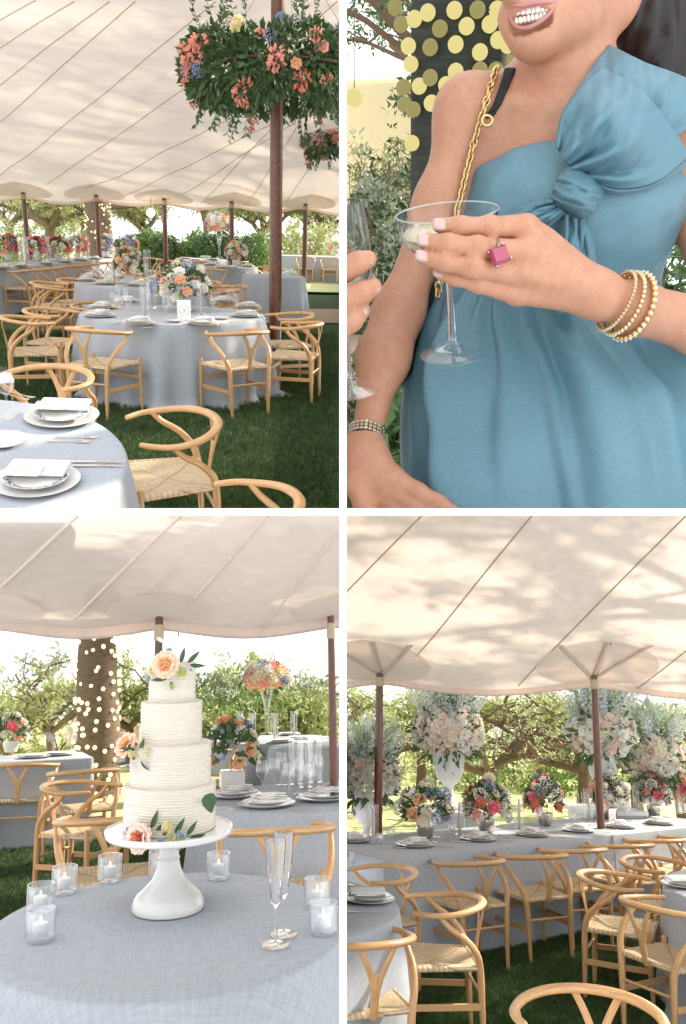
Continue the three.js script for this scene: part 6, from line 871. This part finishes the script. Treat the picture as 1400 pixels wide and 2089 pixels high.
// watch
{ const t = thing('wrist_watch', 'two tone metal wrist watch with link band on the lowered wrist', 'watch'); const ax = P(744, 895, .95).sub(P(785, 730, .985)).normalize(); t.position.copy(P(747, 886, .951)); t.quaternion.setFromUnitVectors(v3(0, 1, 0), ax.clone().add(v3(.1, 0, .15)).normalize()); const nL = 26; for (let i = 0; i < nL; i++) { const a = i / nL * 2 * PI; for (const [dy, m, w] of [[-.0045, M.steel, .0038], [0, M.gold, .0042], [.0045, M.steel, .0038]]) { const o = part('band_link', new RoundedBoxGeometry(.0046, w, .003, 1, .001), m, t); o.position.set(Math.sin(a) * .0205, dy, Math.cos(a) * .0205); o.rotation.y = a; } }
  const cs = part('watch_case', xf(new THREE.CylinderGeometry(.013, .0135, .007, 28), { r: [PI / 2, 0, 0] }), M.steel, t); cs.position.set(-.0155, 0, .0155); cs.rotation.y = -PI / 4; part('dial', xf(new THREE.CylinderGeometry(.0105, .0105, .0015, 28), { r: [PI / 2, 0, 0], p: [0, 0, .0040] }), M.ivory2 || (M.ivory2 = mat([.8, .78, .7], .2, { clearcoat: 1 })), cs); }
// chain strap and dark strap
{ const t = thing('handbag_chain', 'gold chain handbag strap over the bare shoulder', 'bag strap'); const top = [[1012, 142], [1002, 175], [990, 215], [978, 255], [966, 295], [955, 340], [944, 385], [935, 425], [928, 465]]; const f = (x, y, z) => bodyF(x, y, z); const c = new THREE.CatmullRomCurve3(top.map(([x, y], i) => P(x, y, Math.min((surf(f, x, y) ?? .985), .985) - .006))); const n = 34; for (let i = 0; i < n; i++) { const p = c.getPointAt(i / (n - 1)), T = c.getTangentAt(i / (n - 1)); const o = part('chain_link', M.linkG || (M.linkG = xf(new THREE.TorusGeometry(.0046, .0016, 7, 16), { s: [.8, 1.25, 1] })), M.gold, t); o.position.copy(p); o.quaternion.setFromUnitVectors(v3(0, 1, 0), T).multiply(new THREE.Quaternion().setFromAxisAngle(v3(0, 1, 0), (i % 2 ? .95 : -.6))); }
  const c3 = [[905, 555], [899, 570], [895, 586], [893, 600]]; for (const [i, [x, y]] of c3.entries()) { const o = part('chain_link', M.linkG, M.gold, t); o.position.copy(P(x, y, .99)); o.rotation.set(.3, i % 2 ? .9 : -.5, .3); }
  M.black = mat([.012, .016, .018], .7); const b = thing('dark_strap', 'black velvet strap beside the gold chain on the shoulder', 'strap'); const rows = [[1030, 140, 1052, 140], [1020, 175, 1040, 175], [1006, 215, 1022, 218], [988, 240, 1004, 246]]; const g = sheet((u, v) => { const k = v * 3, i = Math.min(2, Math.floor(k)), q = k - i; const xl = lerp(rows[i][0], rows[i + 1][0], q), xr = lerp(rows[i][2], rows[i + 1][2], q), yl = lerp(rows[i][1], rows[i + 1][1], q); const x = lerp(xl, xr, u), y = yl; return P(x, y, Math.min(surf(bodyF, x, y) ?? .99, .995) - .003); }, 6, 20); part('band', thick(g, 6, 20, .003), M.black, b); part('clip', xf(new THREE.TorusGeometry(.006, .0018, 7, 16), { p: P(994, 246, .955).toArray() }), M.gold, b);
  const bag = thing('handbag', 'dark handbag hanging behind the bare arm', 'handbag'); part('bag_body', new RoundedBoxGeometry(.10, .13, .05, 4, .02).translate(0, -.065, 0), M.black, bag); part('bag_flap', new RoundedBoxGeometry(.102, .06, .054, 4, .02).translate(0, -.025, .001), M.black, bag); bag.position.copy(P(880, 588, 1.06)); bag.rotation.set(0, .2, -.18); }
// second person's hand and glass at the left edge
{ const t = thing('person', 'hand of another person gripping a wine glass, reaching in from left', 'person'); const A = [[[670, 575, .80], [712, 548, .782], [735, 535, .780], [757, 527, .784]].map(p => [p[0] - 6, p[1] + 2, p[2]]), [[660, 640, .80], [715, 610, .78], [745, 598, .779], [768, 586, .784]].map(p => [p[0] - 6, p[1], p[2]]), [[655, 690, .80], [700, 668, .784], [722, 655, .783], [742, 636, .788]].map(p => [p[0] - 4, p[1] - 2, p[2]])];
  const f = A.map(p => chain(fing(p, [.0125, .0105, .0098, .0085]))); const pal = blend([cap(640, 590, .83, .03, 640, 680, .83, .03), cap(655, 580, .81, .014, 600, 640, .84, .03), cap(655, 640, .81, .014, 600, 650, .84, .03)], .02); const th = chain(fing([[620, 560, .86], [680, 520, .88], [720, 500, .885], [745, 495, .885]], [.014, .0115, .0105, .009]));
  const ff = (x, y, z) => { let d = Math.min(...f.map(q => q(x, y, z))); return smin(smin(d, pal(x, y, z), .012), th(x, y, z), .012); };
  part('hand', meshField(ff, v3(P(590, 0, .85).x, P(0, 740, .83).y, -.92), v3(P(790, 0, .80).x, P(0, 460, .8).y, -.755), .0028), M.skin, t);
  const nl = (px, py, d, rz) => { const g = new THREE.SphereGeometry(1, 16, 10); const o = part('fingernail', g, M.nail, t); o.position.copy(P(px, py, d)); o.scale.set(.0075, .0055, .003); o.rotation.set(0, .4, rz); }; nl(749, 531, .7775, .35); nl(762, 588, .778, .45); nl(737, 637, .781, .6);
  const g = thing('wine_glass', 'half seen tulip wine glass at left edge beside the other hand', 'wine glass'); const a = P(712, 797, .905), b = P(690, 412, .815); g.position.copy(a); g.quaternion.setFromUnitVectors(v3(0, 1, 0), b.clone().sub(a).normalize()); const H = a.distanceTo(b);
  const pr = [[.0035, .085], [.010, .089], [.022, .098], [.0305, .118], [.0318, .135], [.029, .165], [.0245, H], [.0238, H], [.0280, .165], [.0307, .135], [.0293, .119], [.021, .1], [.009, .092], [0, .091]]; part('bowl', lathe(pr, 56), M.glassSolid, g); part('stem', lathe([[0, .0865], [.0055, .0865], [.0042, .07], [.0042, .03], [.007, .016], [0, .016]], 24), M.glassSolid, g); part('foot', lathe([[0, .0165], [.0068, .0165], [.012, .010], [.024, .005], [.0325, .003], [.0332, .0015], [.032, .0005], [0, .003]], 56), M.glass, g);
  part('wine', lathe([[0, .0925], [.0088, .0935], [.0205, .1015], [.0278, .1160], [0, .1160]], 48), M.wine, g); }
// garden behind her
{ const tr = thing('wrapped_tree', 'dark tree trunk strung with round warm lights behind the guest', 'tree'); const rad = .31; const base = TR.g(TR.aq(925, 5.6), 5.6); tr.position.copy(base); tr.quaternion.copy(TR.quat(5.6)); part('trunk', sweep([[0, -.1, 0], [.02, 1.2, 0], [0, 2.6, .03], [.03, 4.4, 0]], [.33, .29, .29, .30, .32], { seg: 22, n: 18 }), M.trunkDark || (M.trunkDark = mat([1, 1, 1], .9, { map: dataTex(256, (u, v) => { const k = .5 + .5 * tn(u, v * .3, 12, 31); return [lerp(.12, .24, k), lerp(.14, .25, k), lerp(.13, .22, k)]; }, true, [1, 3]) })), tr);
  const L2 = [[445, 42, 1], [280, 78, 1], [335, 52, 1], [540, 40, 0], [620, 40, 1], [385, 118, 0], [495, 108, 1], [590, 100, 1], [225, 100, 0], [450, 183, 1], [345, 195, 0], [255, 190, 1], [550, 215, 1], [625, 165, 1], [665, 185, 1], [265, 265, 1], [345, 320, 0], [450, 295, 1], [300, 355, 1], [235, 360, 0], [550, 290, 0], [615, 290, 0], [690, 255, 0], [240, 430, 0], [275, 452, 0], [270, 590, 1], [410, 350, 1], [350, 425, 1], [200, 30, 0]];
  const st = thing('light_string', 'string of round warm globe lights spiralling up the dark trunk', 'string lights'); const gg = new THREE.SphereGeometry(1, 16, 12); for (const [x, y, on2] of L2) { const o = part('globe_light', gg, on2 ? M.globe : M.globeDim, st); tr.updateMatrixWorld(true); const r0 = tr.worldToLocal(v3(0, 0, 0)), rd0 = tr.worldToLocal(ray(707 + x / 2.02, y / 2.02)).sub(r0), A = rd0.x ** 2 + rd0.z ** 2, B = 2 * (r0.x * rd0.x + r0.z * rd0.z), C = r0.x ** 2 + r0.z ** 2 - .36 ** 2, D = B * B - 4 * A * C; const tt = (-B - Math.sqrt(Math.max(0, D))) / 2 / A; o.position.copy(ray(707 + x / 2.02, y / 2.02).multiplyScalar(tt)); o.scale.setScalar(.044); }
  const g0 = thing('globe_light', 'single glowing globe light low at the left edge of the garden', 'lamp'); part('globe', sph(.053, [0, 0, 0], null, 18), M.globe, g0); part('cord', cyl(.003, .003, .6, 5, [0, .34, 0]), M.black, g0); g0.position.copy(P(723, 199, 5));
  const cw = []; for (let i = 0; i <= 80; i++) { const a = i * .45; cw.push([Math.cos(a) * .36, .4 + i * .046, Math.sin(a) * .36]); } const wr = part('cord', sweep(cw, .004, { seg: 240, n: 4, caps: false }), M.black, st); wr.position.copy(tr.position); wr.quaternion.copy(tr.quaternion);
  const w = ['first', 'second', 'third', 'fourth', 'fifth', 'sixth', 'seventh', 'eighth', 'ninth', 'tenth', 'eleventh', 'twelfth', 'thirteenth', 'fourteenth', 'fifteenth', 'sixteenth', 'seventeenth'];
  [[722, 14, 1.5, 2.7, M.leafSage], [790, 14.5, 1.5, 2.5, M.leafPale], [850, 14, 1.3, 2.8, M.leafOlive], [740, 10.6, 1.2, 1.6, M.leafMid], [830, 10.4, 1.2, 1.7, M.leafSage], [735, 5.2, .8, .75, M.leafDark], [800, 4.6, .7, .6, M.leafMid], [850, 4.2, .6, .5, M.leafDark], [740, 3.9, .5, .45, M.leafMid], [815, 3.8, .45, .4, M.leafDark], [860, 3.7, .5, .7, M.leafMid], [760, 11.5, 1.6, .8, M.leafSage], [850, 12, 1.6, 1.0, M.leafMid], [1330, 5.2, 1.0, 1.0, M.leafMid], [1390, 4.6, .8, .9, M.leafDark], [1250, 12, 2.2, 2.2, M.leafDark], [1000, 13, 2.2, 2.4, M.leafDark]].forEach(([px, q, ww, h, m], i) => TR.set(shrub('green garden shrub ' + (i < 5 ? 'far beyond the path, ' : i < 11 ? 'by the lowered arm, ' : i < 13 ? 'beyond the path, ' : 'behind the guest, ') + w[i] + ' of the garden shrubs', { seed: 500 + i, w: ww, h, n: 520, m, s: .9 }), TR.aq(px, q), q, i));
  [[1110, 16, 7.5, 53], [1260, 19, 7.5, 51], [1330, 24, 8, 52]].forEach(([px, q, h, sd], i) => TR.set(tree(['tall shade tree behind the neck of the guest', 'tall shade tree behind the bow of the guest', 'tall shade tree far behind the right shoulder of the guest'][i], { seed: sd, h, r0: .22, levels: 5, spread: 1.15, leaves: 1700, leafMat: M.leafMid, trunkFrac: .3, leafSize: 1.3 }), TR.aq(px, q), q)); 
  TR.set(tree('dense garden tree standing right of the guest and shading her', { seed: 66, h: 7, r0: .2, levels: 5, spread: 1.0, leaves: 2000, leafMat: M.leafMid, trunkFrac: .3, leafSize: 1.4 }), 5.2, 3.6); 
  TR.set(tree('second dense garden tree right of the guest, farther back', { seed: 67, h: 7.5, r0: .2, levels: 5, spread: 1.0, leaves: 4200, leafMat: M.leafMid, trunkFrac: .3, leafSize: 1.5 }), 3.5, 7.5); }
trimAll();
renderer.render(scene, camera);
